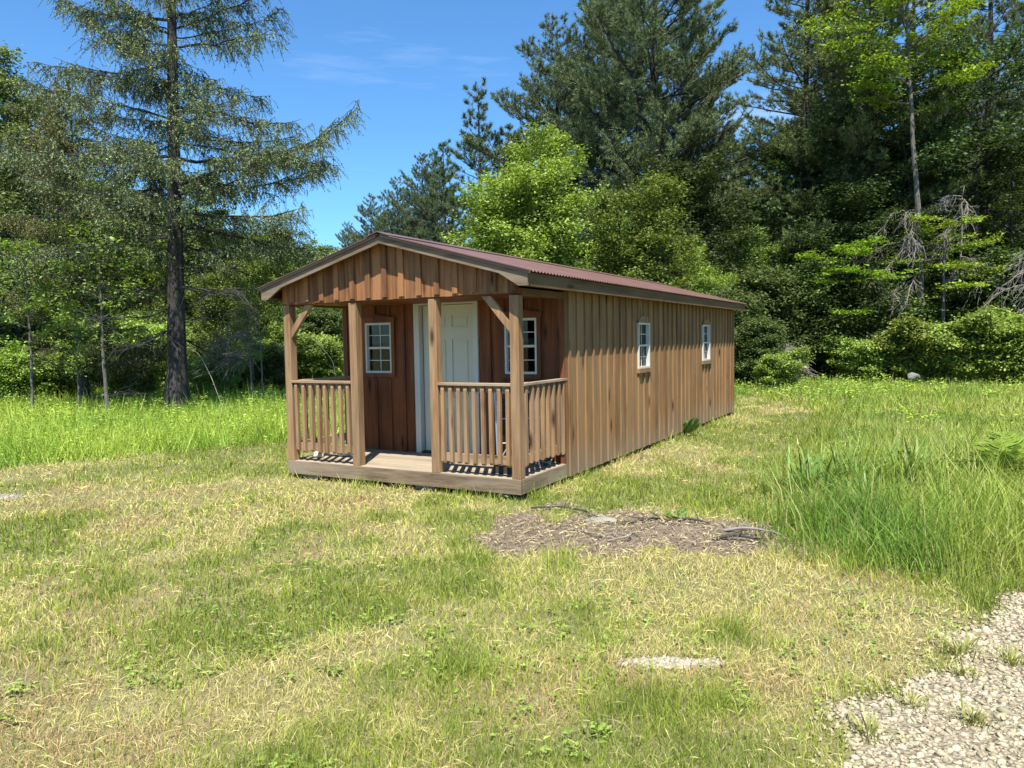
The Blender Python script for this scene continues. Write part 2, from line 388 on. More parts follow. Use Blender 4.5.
def patch_sheet(name, maskf, x0, x1, y0, y1, step, mat_, dz, label_kind='structure'):
    """a sheet laid just over the ground wherever the mask is on, thinned out to the mask's ragged edge"""
    xs = np.arange(x0, x1, step); ys = np.arange(y0, y1, step); X, Y = np.meshgrid(xs, ys)
    mk = maskf(X, Y); Zs = ground_z(X, Y) + dz - (1 - sstep(.05, .5, mk)) * .03
    idx = np.arange(X.size).reshape(X.shape)
    q = np.stack([idx[:-1, :-1], idx[:-1, 1:], idx[1:, 1:], idx[1:, :-1]], -1).reshape(-1, 4)
    keep = (mk[:-1, :-1] + mk[1:, 1:] + mk[1:, :-1] + mk[:-1, 1:]).ravel() > .1
    g = Geo(); g.add(np.stack([X, Y, Zs], -1).reshape(-1, 3), q[keep]); o = g.build(name, mat_, smooth=True)
    return link_tag(o, kind=label_kind)
m_, n_, p_ = mat('fine_gravel_bed'); tc = N(n_, 'ShaderNodeTexCoord').outputs['Object']
v_ = N(n_, 'ShaderNodeTexVoronoi'); v_.inputs['Scale'].default_value = 55; n_.links.new(tc, v_.inputs['Vector'])
n_.links.new(ramp(n_, N_sep(n_, v_.outputs['Color']), [(0, (.19, .155, .10)), (1, (.34, .29, .19))]), p_.inputs['Base Color'])
p_.inputs['Roughness'].default_value = .95; bump(n_, p_, v_.outputs['Distance'], 1, .02)
patch_sheet('gravel_drive', gravel_mask, -6.2, 9, -4, 8.3, .06, m_, .006)
m_, n_, p_ = mat('bare_dirt'); tc = N(n_, 'ShaderNodeTexCoord').outputs['Object']
a_ = noise(n_, tc, 9, 6, .7); b_ = noise(n_, tc, 70, 4, .7)
col = ramp(n_, a_, [(.32, (.12, .085, .05)), (.5, (.27, .205, .135)), (.68, (.38, .30, .20))]); col = mixc(n_, mth(n_, 'MULTIPLY', b_, .6), col, (.16, .125, .09))
n_.links.new(col, p_.inputs['Base Color']); p_.inputs['Roughness'].default_value = .97; bump(n_, p_, mth(n_, 'ADD', a_, b_), 1, .03)
patch_sheet('dirt_patch', dirt_mask, -1.2, 2.8, 4.4, 7.6, .04, m_, .008)

# loose stones on the drive
def ico_rocks():
    import bmesh
    out = []
    for k in range(6):
        bm = bmesh.new(); bmesh.ops.create_icosphere(bm, subdivisions=1, radius=1); rg = np.random.default_rng(k)
        v = np.array([x.co[:] for x in bm.verts]); f = np.array([[y.index for y in x.verts] for x in bm.faces]); bm.free()
        v = v * (1 + rg.normal(0, .14, (len(v), 1))) ; out.append((v, f))
    return out
ROCKS = ico_rocks()
def stones(g, x, y, size, rng, flat=.55, c0=(.395, .335, .225), zoff=.006):
    n = len(x); z = ground_z(x, y) + zoff
    for k, (v, f) in enumerate(ROCKS):
        s = np.arange(n) % len(ROCKS) == k; m_ = s.sum()
        if not m_: continue
        th = rng.uniform(0, 6.28, m_); sx = size[s] * rng.uniform(.7, 1.3, m_); sy = size[s] * rng.uniform(.55, 1.0, m_); sz = size[s] * flat * rng.uniform(.6, 1.2, m_)
        lv = v[None] * np.stack([sx, sy, sz], 1)[:, None]
        tl = rng.normal(0, .3, (m_, 1)); lv[:, :, 2] += lv[:, :, 0] * tl
        c, s_ = np.cos(th)[:, None], np.sin(th)[:, None]
        V = np.stack([lv[:, :, 0] * c - lv[:, :, 1] * s_ + x[s][:, None], lv[:, :, 0] * s_ + lv[:, :, 1] * c + y[s][:, None], lv[:, :, 2] + z[s][:, None] + .3 * sz[:, None]], -1)
        col = np.array(c0) * rng.uniform(.62, 1.25, (m_, 1)) * (1 + rng.normal(0, .018, (m_, 3)))
        F = (f[None] + (np.arange(m_) * len(v))[:, None, None]).reshape(-1, 3)
        g.add(V.reshape(-1, 3), tris=F, col=np.repeat(np.clip(col, 0, .9), len(v), 0))
def attrmat(name, rough=.9, bmp=0):
    m, n, p = mat(name); at = N(n, 'ShaderNodeAttribute', attribute_name='Col'); n.links.new(at.outputs['Color'], p.inputs['Base Color'])
    p.inputs['Roughness'].default_value = rough; p.inputs['Specular IOR Level'].default_value = .25
    if bmp:
        tc = N(n, 'ShaderNodeTexCoord').outputs['Object']; bump(n, p, noise(n, tc, 120, 4), bmp, .004)
    return m
M['attr'] = attrmat('gravel_stones', .9, .5)
M['straw'] = attrmat('dry_thatch', .9)
rng = np.random.default_rng(4)
n = 150000; x = rng.uniform(-1, 7.5, n); y = rng.uniform(.2, 5.5, n)
dens = np.where((x < 4.2) & (y > 1.8), 1.0, .35)
k = (gravel_mask(x, y) > rng.uniform(.02, .98, n)) & (rng.random(n) < dens * .95); x, y = x[k], y[k]
g = Geo(); stones(g, x, y, np.exp(rng.normal(math.log(.0108), .32, len(x))), rng)
n = 700; x = np.concatenate([rng.normal(.74, .13, n), rng.normal(-5.5, .3, n)]); y = np.concatenate([rng.normal(3.48, .045, n), rng.normal(7.8, .16, n)])
k = gravel_mask(x, y) > .3; x, y = x[k], y[k]; stones(g, x, y, rng.uniform(.007, .016, len(x)), rng, c0=(.38, .34, .265), zoff=.006)
# strays in the edge of the grass
n = 500; x = rng.uniform(.4, 3.5, n); y = np.interp(x, GX, GY) + np.abs(rng.normal(0, .12, n)); stones(g, x, y, rng.uniform(.006, .014, n), rng)
link_tag(g.build('gravel_stones', M['attr'], smooth=True), 'loose pale beige crushed stone covering the drive at the lower right', 'gravel', kind='stuff')
print('gravel done')

# ------------------------------------------------------------------ the cabin
cabin = thing('wooden_cabin', 'brown board and batten cabin with a railed front porch and a maroon metal roof', 'cabin', (CX, CY, 0), -YAW)
ZB, ZD, ZE, HW = .05, .20, 2.17, W / 2
SL = .272
def roof_z(x): return 2.622 - SL * abs(x + HW)
FR = Frame((0, P, 0), (1, 0, 0), (0, -1, 0))      # porch wall, faces the front
SR = Frame((0, 0, 0), (0, 1, 0), (1, 0, 0))       # right side wall
SLF = Frame((-W - .08, 0, 0), (0, 1, 0), (-1, 0, 0))
BK = Frame((0, L, 0), (1, 0, 0), (0, 1, 0))
FG = Frame((0, 0, 0), (1, 0, 0), (0, -1, 0))      # porch front plane
jr = random.Random(3)
def wall(F, a0, a1, z0, z1, holes, batten_pos, matl, name='wall', bw=.05, th=.06, bt=.02, ztrim=None):
    g = Geo()
    As = sorted({a0, a1, *[h for H in holes for h in H[:2]]}); Zs = sorted({z0, z1, *[h for H in holes for h in H[2:]]})
    for i in range(len(As) - 1):
        for j in range(len(Zs) - 1):
            ac, zc = (As[i] + As[i + 1]) / 2, (Zs[j] + Zs[j + 1]) / 2
            if any(H[0] < ac < H[1] and H[2] < zc < H[3] for H in holes): continue
            F.box(g, As[i], As[i + 1], -th, 0, Zs[j], Zs[j + 1])
    for b in batten_pos:
        w2 = bw / 2 * jr.uniform(.92, 1.06); segs = [(z0 + jr.uniform(0, .004), z1 - .002)]
        for H in holes:
            if b + w2 > H[0] - .03 and b - w2 < H[1] + .03:
                ns = []
                for s in segs:
                    lo, hi = H[2] - .075, H[3] + .03
                    if lo > s[0] + .02: ns.append((s[0], min(s[1], lo)))
                    if hi < s[1] - .02: ns.append((max(s[0], hi), s[1]))
                segs = ns
        for s in segs:
            F.box(g, b - w2, b + w2, .0005, bt * jr.uniform(.9, 1.1), s[0], s[1])
    return g.build(name, matl, cabin)
WH = dict(s1=(3.288 + .005, 3.745, 1.125, 1.737), s2=(6.52, 6.98, 1.125, 1.737))
wall(SR, P - .06, L, ZB, ZE, list(WH.values()), np.arange(P + .03, L, .2192), M['side'])
WP = dict(p1=(-2.762, -2.352, 1.157, 1.775), p2=(-.765, -.357, 1.157, 1.775))
DOOR = (-1.965, -1.145, ZD, 1.985)
wall(FR, -W - .08, -.062, ZD - .02, 2.05, list(WP.values()) + [DOOR], [-3.08, -2.87, -2.62, -2.40, -2.18, -.97, -.79, -.55, -.31, -.11], M['porchwall'])
wall(SLF, P, L, ZB, ZE, [], np.arange(P + .03, L, .2192), M['side'])
wall(BK, -W - .075, -.003, ZB, 2.16, [], np.arange(-W, 0, .2192), M['side'])
# back gable infill
g = Geo(); BK.prism(g, [(-W - .07, 2.161), (-.003, 2.161), (-HW, 2.60)], -.05, 0); g.build('back_gable', M['side'], cabin)
# front gable: boards with battens that stop short of the bottom edge
g = Geo(); zg = 1.982
xs = np.arange(-W, .001, .1085)
e = [-W, *[v for v in np.arange(-W + .06, -.02, .1085)], 0]
for i in range(len(e) - 1):
    a0, a1 = e[i] + .0015, e[i + 1] - .0015; zz = zg + jr.uniform(-.004, .004)
    pts = [(a0, zz), (a1, zz), (a1, roof_z(a1) - .006)]
    if a0 < -HW < a1: pts.append((-HW, roof_z(-HW) - .006))
    pts.append((a0, roof_z(a0) - .006)); FG.prism(g, pts, -.018, .004 + jr.uniform(-.0015, .0015))
for k in range(-7, 8):
    b = -1.569 + k * .2185
    if -W + .02 < b < -.03:
        w2 = .031; FG.prism(g, [(b - w2, zg + .022), (b + w2, zg + .022), (b + w2, roof_z(b + w2) - .012), (b - w2, roof_z(b - w2) - .012)], .0065, .027)
g.build('gable', M['gable'], cabin)
# ceiling of the porch and soffits
g = Geo(); box(g, -W - .05, -.02, .13, P - .001, 1.985, 1.999); g.build('porch_ceiling', M['porchwall'], cabin)
q = .1425; ov = .18
for sx in (1, -1):
    g = Geo(); x0, x1 = (0.021, ov - .026) if sx > 0 else (-W - ov + .026, -W - .105)
    box(g, x0, x1, -q + .03, L + q - .03, 2.046, 2.056); g.build('soffit', M['fascia'], cabin)
    g = Geo(); x0, x1 = (ov - .025, ov) if sx > 0 else (-W - ov, -W - ov + .025)
    z1 = roof_z(ov) - .004
    yy = [-q + .024, 2.45, 5.1, L + q - .024]
    for i in range(3): box(g, x0, x1, yy[i] + .001, yy[i + 1] - .001, 2.031, z1)
    g.build('fascia', M['fascia'], cabin)
# barge boards front and back (flared at the eaves), one board per slope
for (F, nm, o0, o1, up_) in ((FG, 'barge_board', q - .022, q, 0), (BK, 'barge_board', q - .022, q, 0)):
    for sx in (1, -1):
        t = lambda d: -HW + sx * d
        rz = lambda d: roof_z(-HW + d)
        poly = [(t(.0008), rz(0) - .003), (t(1.703), rz(1.703) - .003), (t(1.706), 2.033), (t(1.61), 2.035), (t(1.40), rz(1.40) - .078), (t(.0008), rz(0) - .078)]
        g = Geo(); F.prism(g, poly, o0, o1); g.build(nm, M['barge'], cabin)
# gable overhang lookouts / underside
for sx in (1, -1):
    g = Geo(); t = lambda d: -HW + sx * d
    FG.prism(g, [(t(.002), roof_z(-HW) - .004), (t(1.675), roof_z(-HW + 1.675) - .004), (t(1.675), roof_z(-HW + 1.675) - .018), (t(.002), roof_z(-HW) - .018)], -L - q + .03, q - .024)
    g.build('roof_decking', M['fascia'], cabin)
# corrugated roof
def roof_sheet(sx):
    g = Geo(); ny_ = int((L + 2 * q + .06) / .0085); ys = np.linspace(-q - .03, L + q + .03, ny_)
    amp = .0075 * np.sin(ys * 2 * np.pi / .0685)
    D = np.linspace(.0, 1.735, 9); V = []
    for d in D:
        z = 2.637 - SL * d + amp; V.append(np.stack([np.full_like(ys, -HW + sx * d), ys, z], -1))
    V = np.array(V); nd = len(D); idx = np.arange(nd * ny_).reshape(nd, ny_)
    q1 = np.stack([idx[:-1, :-1], idx[1:, :-1], idx[1:, 1:], idx[:-1, 1:]], -1).reshape(-1, 4)
    if sx < 0: q1 = q1[:, ::-1]
    g.add(V.reshape(-1, 3), q1)
    V2 = V.copy(); V2[:, :, 2] -= .0035; g.add(V2.reshape(-1, 3), q1[:, ::-1])
    return g.build('roof', M['roof'], cabin, smooth=True)
rl, rr = roof_sheet(-1), roof_sheet(1)
# ridge cap and gable trim in the same metal
g = Geo()
FG.prism(g, [(-HW - .14, 2.612), (-HW, 2.655), (-HW + .14, 2.612), (-HW + .14, 2.618), (-HW, 2.664), (-HW - .14, 2.618)], -L - q - .035, q + .035)
g.build('ridge_cap', M['roof'], rr)
for sx in (1, -1):
    g = Geo(); t = lambda d: -HW + sx * d
    z = lambda d: 2.648 - SL * d
    FG.prism(g, [(t(.03), z(.03)), (t(1.736), z(1.736)), (t(1.736), z(1.736) - .034), (t(.03), z(.03) - .034)], q + .002, q + .02)
    g.build('gable_trim', M['roof'], rr if sx > 0 else rl)

# porch: skirt, deck, posts, beams, braces, railings
g = Geo(); box(g, -W, .0, .0, .038, ZB, ZD - .004); g.build('rim_board', M['skirtx'], cabin, bevel=.003)
for x0, x1 in ((-.038, .001), (-W - .001, -W + .038)):
    g = Geo(); box(g, x0, x1, .0385, P - .061, ZB, ZD - .004); g.build('rim_board', M['skirty'], cabin, bevel=.003)
for k in range(8):
    g = Geo(); y0 = .004 + k * .1375; y1 = min(y0 + .132, P - .002)
    box(g, -W + .004, -.004, y0, y1, ZD - .0035 - .03, ZD + jr.uniform(-.001, .002)) if k else box(g, -W + .002, -.003, .003, y1, ZD - .0035, ZD + .001)
    g.build('deck_board', M['deck'], cabin)
for k, (a, y) in enumerate(((0, 0), (-.94, 0), (-1.985, 0), (-W + .098, 0))):
    g = Geo(); x1 = a if k else -.002; box(g, x1 - .096, x1, y + .001, y + .097, ZD + .0015, 1.962)
    g.build('post', M['post'], cabin, bevel=.003)
g = Geo(); box(g, -W + .003, -.003, .0195, .095, 1.974, 2.03); g.build('porch_beam', M['porchwall'], cabin)
for x0, x1 in ((-.09, -.004), (-W + .004, -W + .09)):
    g = Geo(); box(g, x0, x1, .096, P - .024, 1.965, 2.03); g.build('porch_beam', M['fascia'], cabin)
def brace(F, a_post, a_beam, o0, o1, zl=1.60, zh=1.963, wd=.075):
    s = 1 if a_beam > a_post else -1
    g = Geo(); F.prism(g, [(a_post, zl), (a_post, zl + wd * 1.35), (a_beam - s * wd * 1.35, zh), (a_beam, zh)], o0, o1); g.build('brace', M['post'], cabin)
brace(FG, -.099, -.415, -.062, -.022); brace(FG, -W + .099, -W + .415, -.062, -.022)
def railing(F, a0, a1, n, off=.0, mt=None):
    g = Geo(); F.box(g, a0, a1, -.097, .006, 1.094, 1.119); rl_ = g.build('railing', mt, cabin, bevel=.002)
    g = Geo(); F.box(g, a0, a1, -.078, -.040, 1.028, 1.0935); g.build('top_rail', mt, rl_)
    g = Geo(); F.box(g, a0, a1, -.078, -.040, .322, .408); g.build('bottom_rail', mt, rl_)
    st = (a1 - a0) / n
    for k in range(n):
        c = a0 + st * (k + .5) + jr.uniform(-.006, .006); zb = .315 + jr.uniform(-.02, .008); tw = jr.uniform(-.004, .004)
        g = Geo(); w2 = .0185
        ntop = 1.085 + jr.uniform(-.01, .003)
        # square picket with bevelled ends
        prof = [(-.0395, zb), (-.012, zb), (-.002, zb + .02), (-.002, ntop - .03), (-.014, ntop), (-.0395, ntop)]
        nn = len(prof); v = [F.p(c - w2 + (tw if z < .6 else -tw), o, z) for o, z in prof] + [F.p(c + w2 + (tw if z < .6 else -tw), o, z) for o, z in prof]
        fs = [list(range(nn)), list(range(2 * nn - 1, nn - 1, -1))] + [[i, i + nn, (i + 1) % nn + nn, (i + 1) % nn] for i in range(nn)]
        if not F.flip: fs = [f[::-1] for f in fs]
        g.ngon(v, fs); g.build('baluster', M['post'], rl_)
railing(FG, -.94 - .0, -.0985, 9, mt=M['railx'])
railing(FG, -W + .0985, -1.985 - .0965, 8, mt=M['railx'])
railing(SR, .0985, P - .022, 8, mt=M['raily'])
railing(Frame((-W, 0, 0), (0, 1, 0), (-1, 0, 0)), .0985, P - .022, 8, mt=M['raily'])
# corner board where the side wall meets the porch
g = Geo(); box(g, -.0615, -.0005, P - .082, P - .0605, ZD + .002, 2.04); g.build('corner_board', M['porchwall'], cabin)
# skids and blocks below
for x in (-.35, -1.5, -2.7):
    g = Geo(); box(g, x - .06, x + .06, .12, L - .1, -.05, ZB - .002); g.build('skid', M['skid'], cabin)
for x, y in ((-.3, .09), (-2.8, .09), (-1.2, .1)):
    g = Geo(); box(g, x - .12, x + .12, y, y + .018, -.06, ZB - .006); g.build('support_block', M['block'], cabin)
g = Geo(); box(g, -W - .01, -.065, P + .002, L - .065, ZD - .08, ZD - .01); g.build('floor', M['dark'], cabin)

def window(F, H, head, sill):
    a0, a1, z0, z1 = H; zm = (z0 + z1) / 2; f = .026
    g = Geo()
    F.box(g, a0, a1, -.055, .024, z0, z0 + f); F.box(g, a0, a1, -.055, .024, z1 - f, z1)
    F.box(g, a0, a0 + f, -.055, .024, z0 + f, z1 - f); F.box(g, a1 - f, a1, -.055, .024, z0 + f, z1 - f)
    F.box(g, a0 + f, a1 - f, -.045, .008, zm - .013, zm + .013)
    am = (a0 + a1) / 2
    for zz in ((z0 + zm) / 2, (zm + z1) / 2): F.box(g, a0 + f, a1 - f, -.036, -.022, zz - .005, zz + .005)
    for s0, s1 in ((z0 + f, zm - .013), (zm + .013, z1 - f)): F.box(g, am - .005, am + .005, -.0365, -.0215, s0, s1)
    wn = g.build('window', M['white'], cabin)
    g = Geo(); F.box(g, a0 + f, a1 - f, -.031, -.027, z0 + f, z1 - f); g.build('pane', M['glass'], wn)
    # casing: header (arched or peaked) and stiles in stained wood
    mt = M['side'] if head == 'arch' else M['porchwall']
    g = Geo(); c = .035
    if head == 'arch':
        top = [(a0 - c + (a1 - a0 + 2 * c) * t, z1 + .010 + .085 * math.sin(math.pi * t) ** .6) for t in np.linspace(1, 0, 15)]
        F.prism(g, [(a0 - c, z1 + .001), (a1 + c, z1 + .001)] + top, .0205, .027)
    else:
        F.prism(g, [(a0 - .06, z1 + .001), (a1 + .06, z1 + .001), (a1 + .06, z1 + .045), (am, z1 + .085), (a0 - .06, z1 + .045)], .0225, .034)
        F.prism(g, [(a0 - .075, z1 + .0455), (am, z1 + .0855), (a1 + .075, z1 + .0455), (a1 + .075, z1 + .058), (am, z1 + .100), (a0 - .075, z1 + .058)], .0225, .05)
        F.box(g, a0 - .05, a0 - .001, .0225, .032, z0 - .045, z1); F.box(g, a1 + .001, a1 + .05, .0225, .032, z0 - .045, z1)
    g.build('header', mt, wn)
    g = Geo(); F.box(g, a0 - .03, a1 + .04, .001, .040, z0 - .058, z0 - .003) if head == 'arch' else F.box(g, a0 - .0495, a1 + .0495, .0235, .036, z0 - .05, z0 - .002)
    g.build('sill', M['side'] if head == 'arch' else mt, wn)
    return wn
window(SR, WH['s1'], 'arch', True); window(SR, WH['s2'], 'arch', True)
for key, sh in (('p1', 0), ('p2', 1)):
    wn = window(FR, WP[key], 'peak', True)
    a0, a1, z0, z1 = WP[key]
    g = Geo(); zm = (z0 + z1) / 2; FR.box(g, a0 + .03, a1 - .03, -.078, -.074, zm + .01, zm + .085); g.build('pale_strip', M['white'], wn)  # plain pale strip behind the glass, just above mid height

# door
a0, a1, z0, z1 = DOOR
g = Geo(); FR.box(g, a0 - .045, a0 + .03, -.06, .026, z0 + .002, z1 + .028); FR.box(g, a1 - .03, a1 + .03, -.06, .026, z0 + .002, z1 + .028)
FR.box(g, a0 + .03, a1 - .03, -.06, .026, z1 - .02, z1 + .028)
fr_ = g.build('door_frame', M['white'], cabin)
g = Geo(); b0, b1, c0, c1 = a0 + .045, a1 - .034, z0 + .025, z1 - .026
pa = [(b0 + .10, (b0 + b1) / 2 - .04), ((b0 + b1) / 2 + .04, b1 - .10)]
pz = [(.27, .75), (.87, 1.56), (1.70, 1.835)]
AA = sorted({b0, b1, *[v for t in pa for v in t]}); ZZ = sorted({c0, c1, *[v for t in pz for v in t]})
for i in range(len(AA) - 1):
    for j in range(len(ZZ) - 1):
        ac, zc = (AA[i] + AA[i + 1]) / 2, (ZZ[j] + ZZ[j + 1]) / 2
        pan = any(p[0] < ac < p[1] for p in pa) and any(p[0] < zc < p[1] for p in pz)
        if pan:
            FR.box(g, AA[i], AA[i + 1], -.075, -.058, ZZ[j], ZZ[j + 1])
            FR.box(g, AA[i] + .022, AA[i + 1] - .022, -.0579, -.050, ZZ[j] + .022, ZZ[j + 1] - .022)
        else: FR.box(g, AA[i], AA[i + 1], -.075, -.045, ZZ[j], ZZ[j + 1])
door = g.build('door', M['door'], cabin)
g = Geo(); ctr = FR.p(b1 - .06, -.044, .98); cap_tube(g, ctr, FR.p(b1 - .06, -.02, .98), .024, 12); cap_tube(g, FR.p(b1 - .06, -.0195, .98), FR.p(b1 - .06, .012, .98), .028, 12); g.build('handle', M['metal'], door)
g = Geo(); FR.box(g, a0 + .03, a1 - .03, -.05, .03, z0 + .003, z0 + .02); g.build('threshold', M['metal'], fr_)

# things on the porch
def lw(x, y, z=0):   # local cabin point to world
    return (CX + x * ca + y * sa, CY - x * sa + y * ca, z)
def folded_chair(loc, rz, lean, label, dk):
    t = thing('folding_chair', label, 'chair', loc, rz, None)
    g = Geo(); rr_ = random.Random(dk)
    for x in (-.22, .22):
        for k, dy in enumerate((0, .045)):
            cap_tube(g, (x * (1 - .1 * k), dy, .012), (x * (1 - .1 * k) * .96, dy + lean, .78 - .1 * k), .0105, 8)
    for z, dy in ((.77, lean * .98), (.25, lean * .3), (.5, lean * .63)): cap_tube(g, (-.215, dy, z), (.215, dy, z), .0095, 8)
    cap_tube(g, (-.2, .05, .06), (.19, .05 + lean * .8, .62), .008, 8); cap_tube(g, (.2, .065, .06), (-.19, .065 + lean * .8, .62), .008, 8)
    g.build('frame', M['alu'], t)
    g = Geo(); n_ = 9
    for i in range(n_):
        z0_ = .3 + .045 * i; dy = lean * z0_ / .78 + .02 + .012 * math.sin(i * 1.7)
        box(g, -.19 + .01 * math.sin(i), .19, dy, dy + .02 + .015 * (i % 3), z0_, z0_ + .047)
    g.build('seat_cloth', M['cloth'], t, bevel=.008)
folded_chair(lw(-.36, .62, ZD + .002), -YAW + R(38), .22, 'folded chair leaning in the porch corner with bare metal legs, nearest the corner post', 1)
folded_chair(lw(-.40, .88, ZD + .002), -YAW + R(10), .10, 'folded chair propped against the porch wall beneath the right window', 2)
def lumpy(name, label, cat, loc, size, mt, seed, sub=3, amp=.25):
    import bmesh
    bm = bmesh.new(); bmesh.ops.create_icosphere(bm, subdivisions=sub, radius=1)
    rg = np.random.default_rng(seed); v = np.array([x.co[:] for x in bm.verts]); f = np.array([[y.index for y in x.verts] for x in bm.faces]); bm.free()
    K = rg.normal(size=(9, 3)) * 2.4; ph = rg.uniform(0, 6, 9)
    v = v * (1 + amp * np.mean(np.sin(v @ K.T + ph), 1, keepdims=True) * 1.6)
    v = v * np.array(size); v[:, 2] = np.maximum(v[:, 2], -size[2] * .6); v[:, 2] -= v[:, 2].min()
    g = Geo(); g.add(v, tris=f); o = g.build(name, mt, loc=loc, smooth=True); o.rotation_euler[2] = rg.uniform(0, 6)
    return link_tag(o, label, cat)
lumpy('crumpled_bag', 'crumpled pale bag lying on the deck behind the left porch railing', 'bag', lw(-2.66, .52, ZD + .003), (.12, .09, .07), M['bag'], 2, amp=.5)
lumpy('crumpled_cloth', 'small pale crumpled cloth on the deck beside the far left porch post', 'cloth', lw(-2.86, .30, ZD + .003), (.06, .05, .045), M['bag'], 5, amp=.5)
# grey pail on the deck edge by the side railing
pl = thing('plastic_pail', 'small grey pail tipped against the side railing of the porch', 'pail', lw(-.125, .80, ZD + .085), -YAW)
g = Geo(); pr = [(.045, -.075), (.055, -.07), (.068, .06), (.072, .075), (.064, .075), (.06, .06), (.048, -.06), (.0, -.06)]
th = np.linspace(0, 2 * np.pi, 21)[:-1]
V = np.array([[(r * math.cos(t), r * math.sin(t), z) for t in th] for r, z in pr]); idx = np.arange(V.shape[0] * 20).reshape(-1, 20)
g.add(V.reshape(-1, 3), np.stack([idx[:-1], np.roll(idx[:-1], -1, 1), np.roll(idx[1:], -1, 1), idx[1:]], -1).reshape(-1, 4)); g.ngon(V[0], [list(range(19, -1, -1))])
g.build('bucket', M['grey'], pl, smooth=True)
g = Geo(); A = [(.07 * math.cos(t), .085 * math.sin(t) - .0, .07 + .03 * math.sin(t)) for t in np.linspace(0, math.pi, 14)]; tubes(g, np.array(A), np.full(14, .003), 6); g.build('handle', M['metal'], pl)
pl.rotation_euler = (R(62), 0, -YAW + .5)
bx_ = thing('storage_crate', 'low black crate on the porch deck beside the right front corner post', 'crate', lw(-.30, .30, ZD + .002), -YAW + .12)
g = Geo()
for (x0, x1, y0, y1, z0_, z1_) in ((-.13, .13, -.09, .09, 0, .01), (-.13, -.12, -.09, .09, .0105, .085), (.12, .13, -.09, .09, .0105, .085), (-.1195, .1195, -.09, -.08, .0105, .085), (-.1195, .1195, .08, .09, .0105, .085)): box(g, x0, x1, y0, y1, z0_, z1_)
g.build('box', M['cloth'], bx_); g = Geo(); box(g, -.138, .138, -.098, .098, .0855, .1); g.build('lid', M['cloth'], bx_, bevel=.004)
print('cabin done')

# ------------------------------------------------------------------ trees
def curve_path(p0, d0, length, n, sag=0., lift=0., wob=0., rng=None):
    """batch of paths: p0,d0 [B,3], length [B] -> [B,n,3]"""
    p0 = np.asarray(p0, float); d0 = unit(np.asarray(d0, float)); length = np.asarray(length, float)
    t = np.linspace(0, 1, n)[None, :, None]
    P_ = p0[:, None] + d0[:, None] * length[:, None, None] * t
    sag = np.broadcast_to(np.asarray(sag, float), length.shape); lift = np.broadcast_to(np.asarray(lift, float), length.shape)
    P_[:, :, 2] += (-(sag * length)[:, None] * t[:, :, 0] ** 1.6 + (lift * length)[:, None] * t[:, :, 0] ** 3)
    if wob:
        nz = rng.normal(size=(len(p0), n, 3)); nz[:, 0] = 0; nz = np.cumsum(nz, 1); P_ += nz * (wob * length)[:, None, None] / n
    return P_
def at_t(Pth, bi, t):
    n = Pth.shape[1]; f = t * (n - 1); i = np.minimum(f.astype(int), n - 2); fr_ = (f - i)[:, None]
    a = Pth[bi, i]; b = Pth[bi, i + 1]; return a * (1 - fr_) + b * fr_, unit(b - a)
def taper(r0_, r1_, n): return np.asarray(r0_)[:, None] * (1 - np.linspace(0, 1, n)[None]) + np.asarray(r1_)[:, None] * np.linspace(0, 1, n)[None]
def trunk_path(H, rng, wob=.012, lean=(0, 0), n=14):
    t = np.linspace(0, 1, n); p = np.zeros((n, 3)); p[:, 2] = t * H - .15 * (t == 0)
    w_ = np.cumsum(rng.normal(0, wob * H / n * 3, (n, 2)), 0); w_[0] = 0; p[:, :2] = w_ + np.outer(t, lean); return p
def trunk_r(r0_, n, top=.08):
    t = np.linspace(0, 1, n); return r0_ * ((1 - t) * (1 - top) + top) * (1 + .45 * np.exp(-t * 28))
def colmix(rng, n, base, alt, var=.18, p=.5):
    k = np.clip(rng.normal(p, .28, (n, 1)), 0, 1); c = np.array(base) * (1 - k) + np.array(alt) * k
    return np.clip(c * rng.lognormal(0, var, (n, 1)), 0, 1)

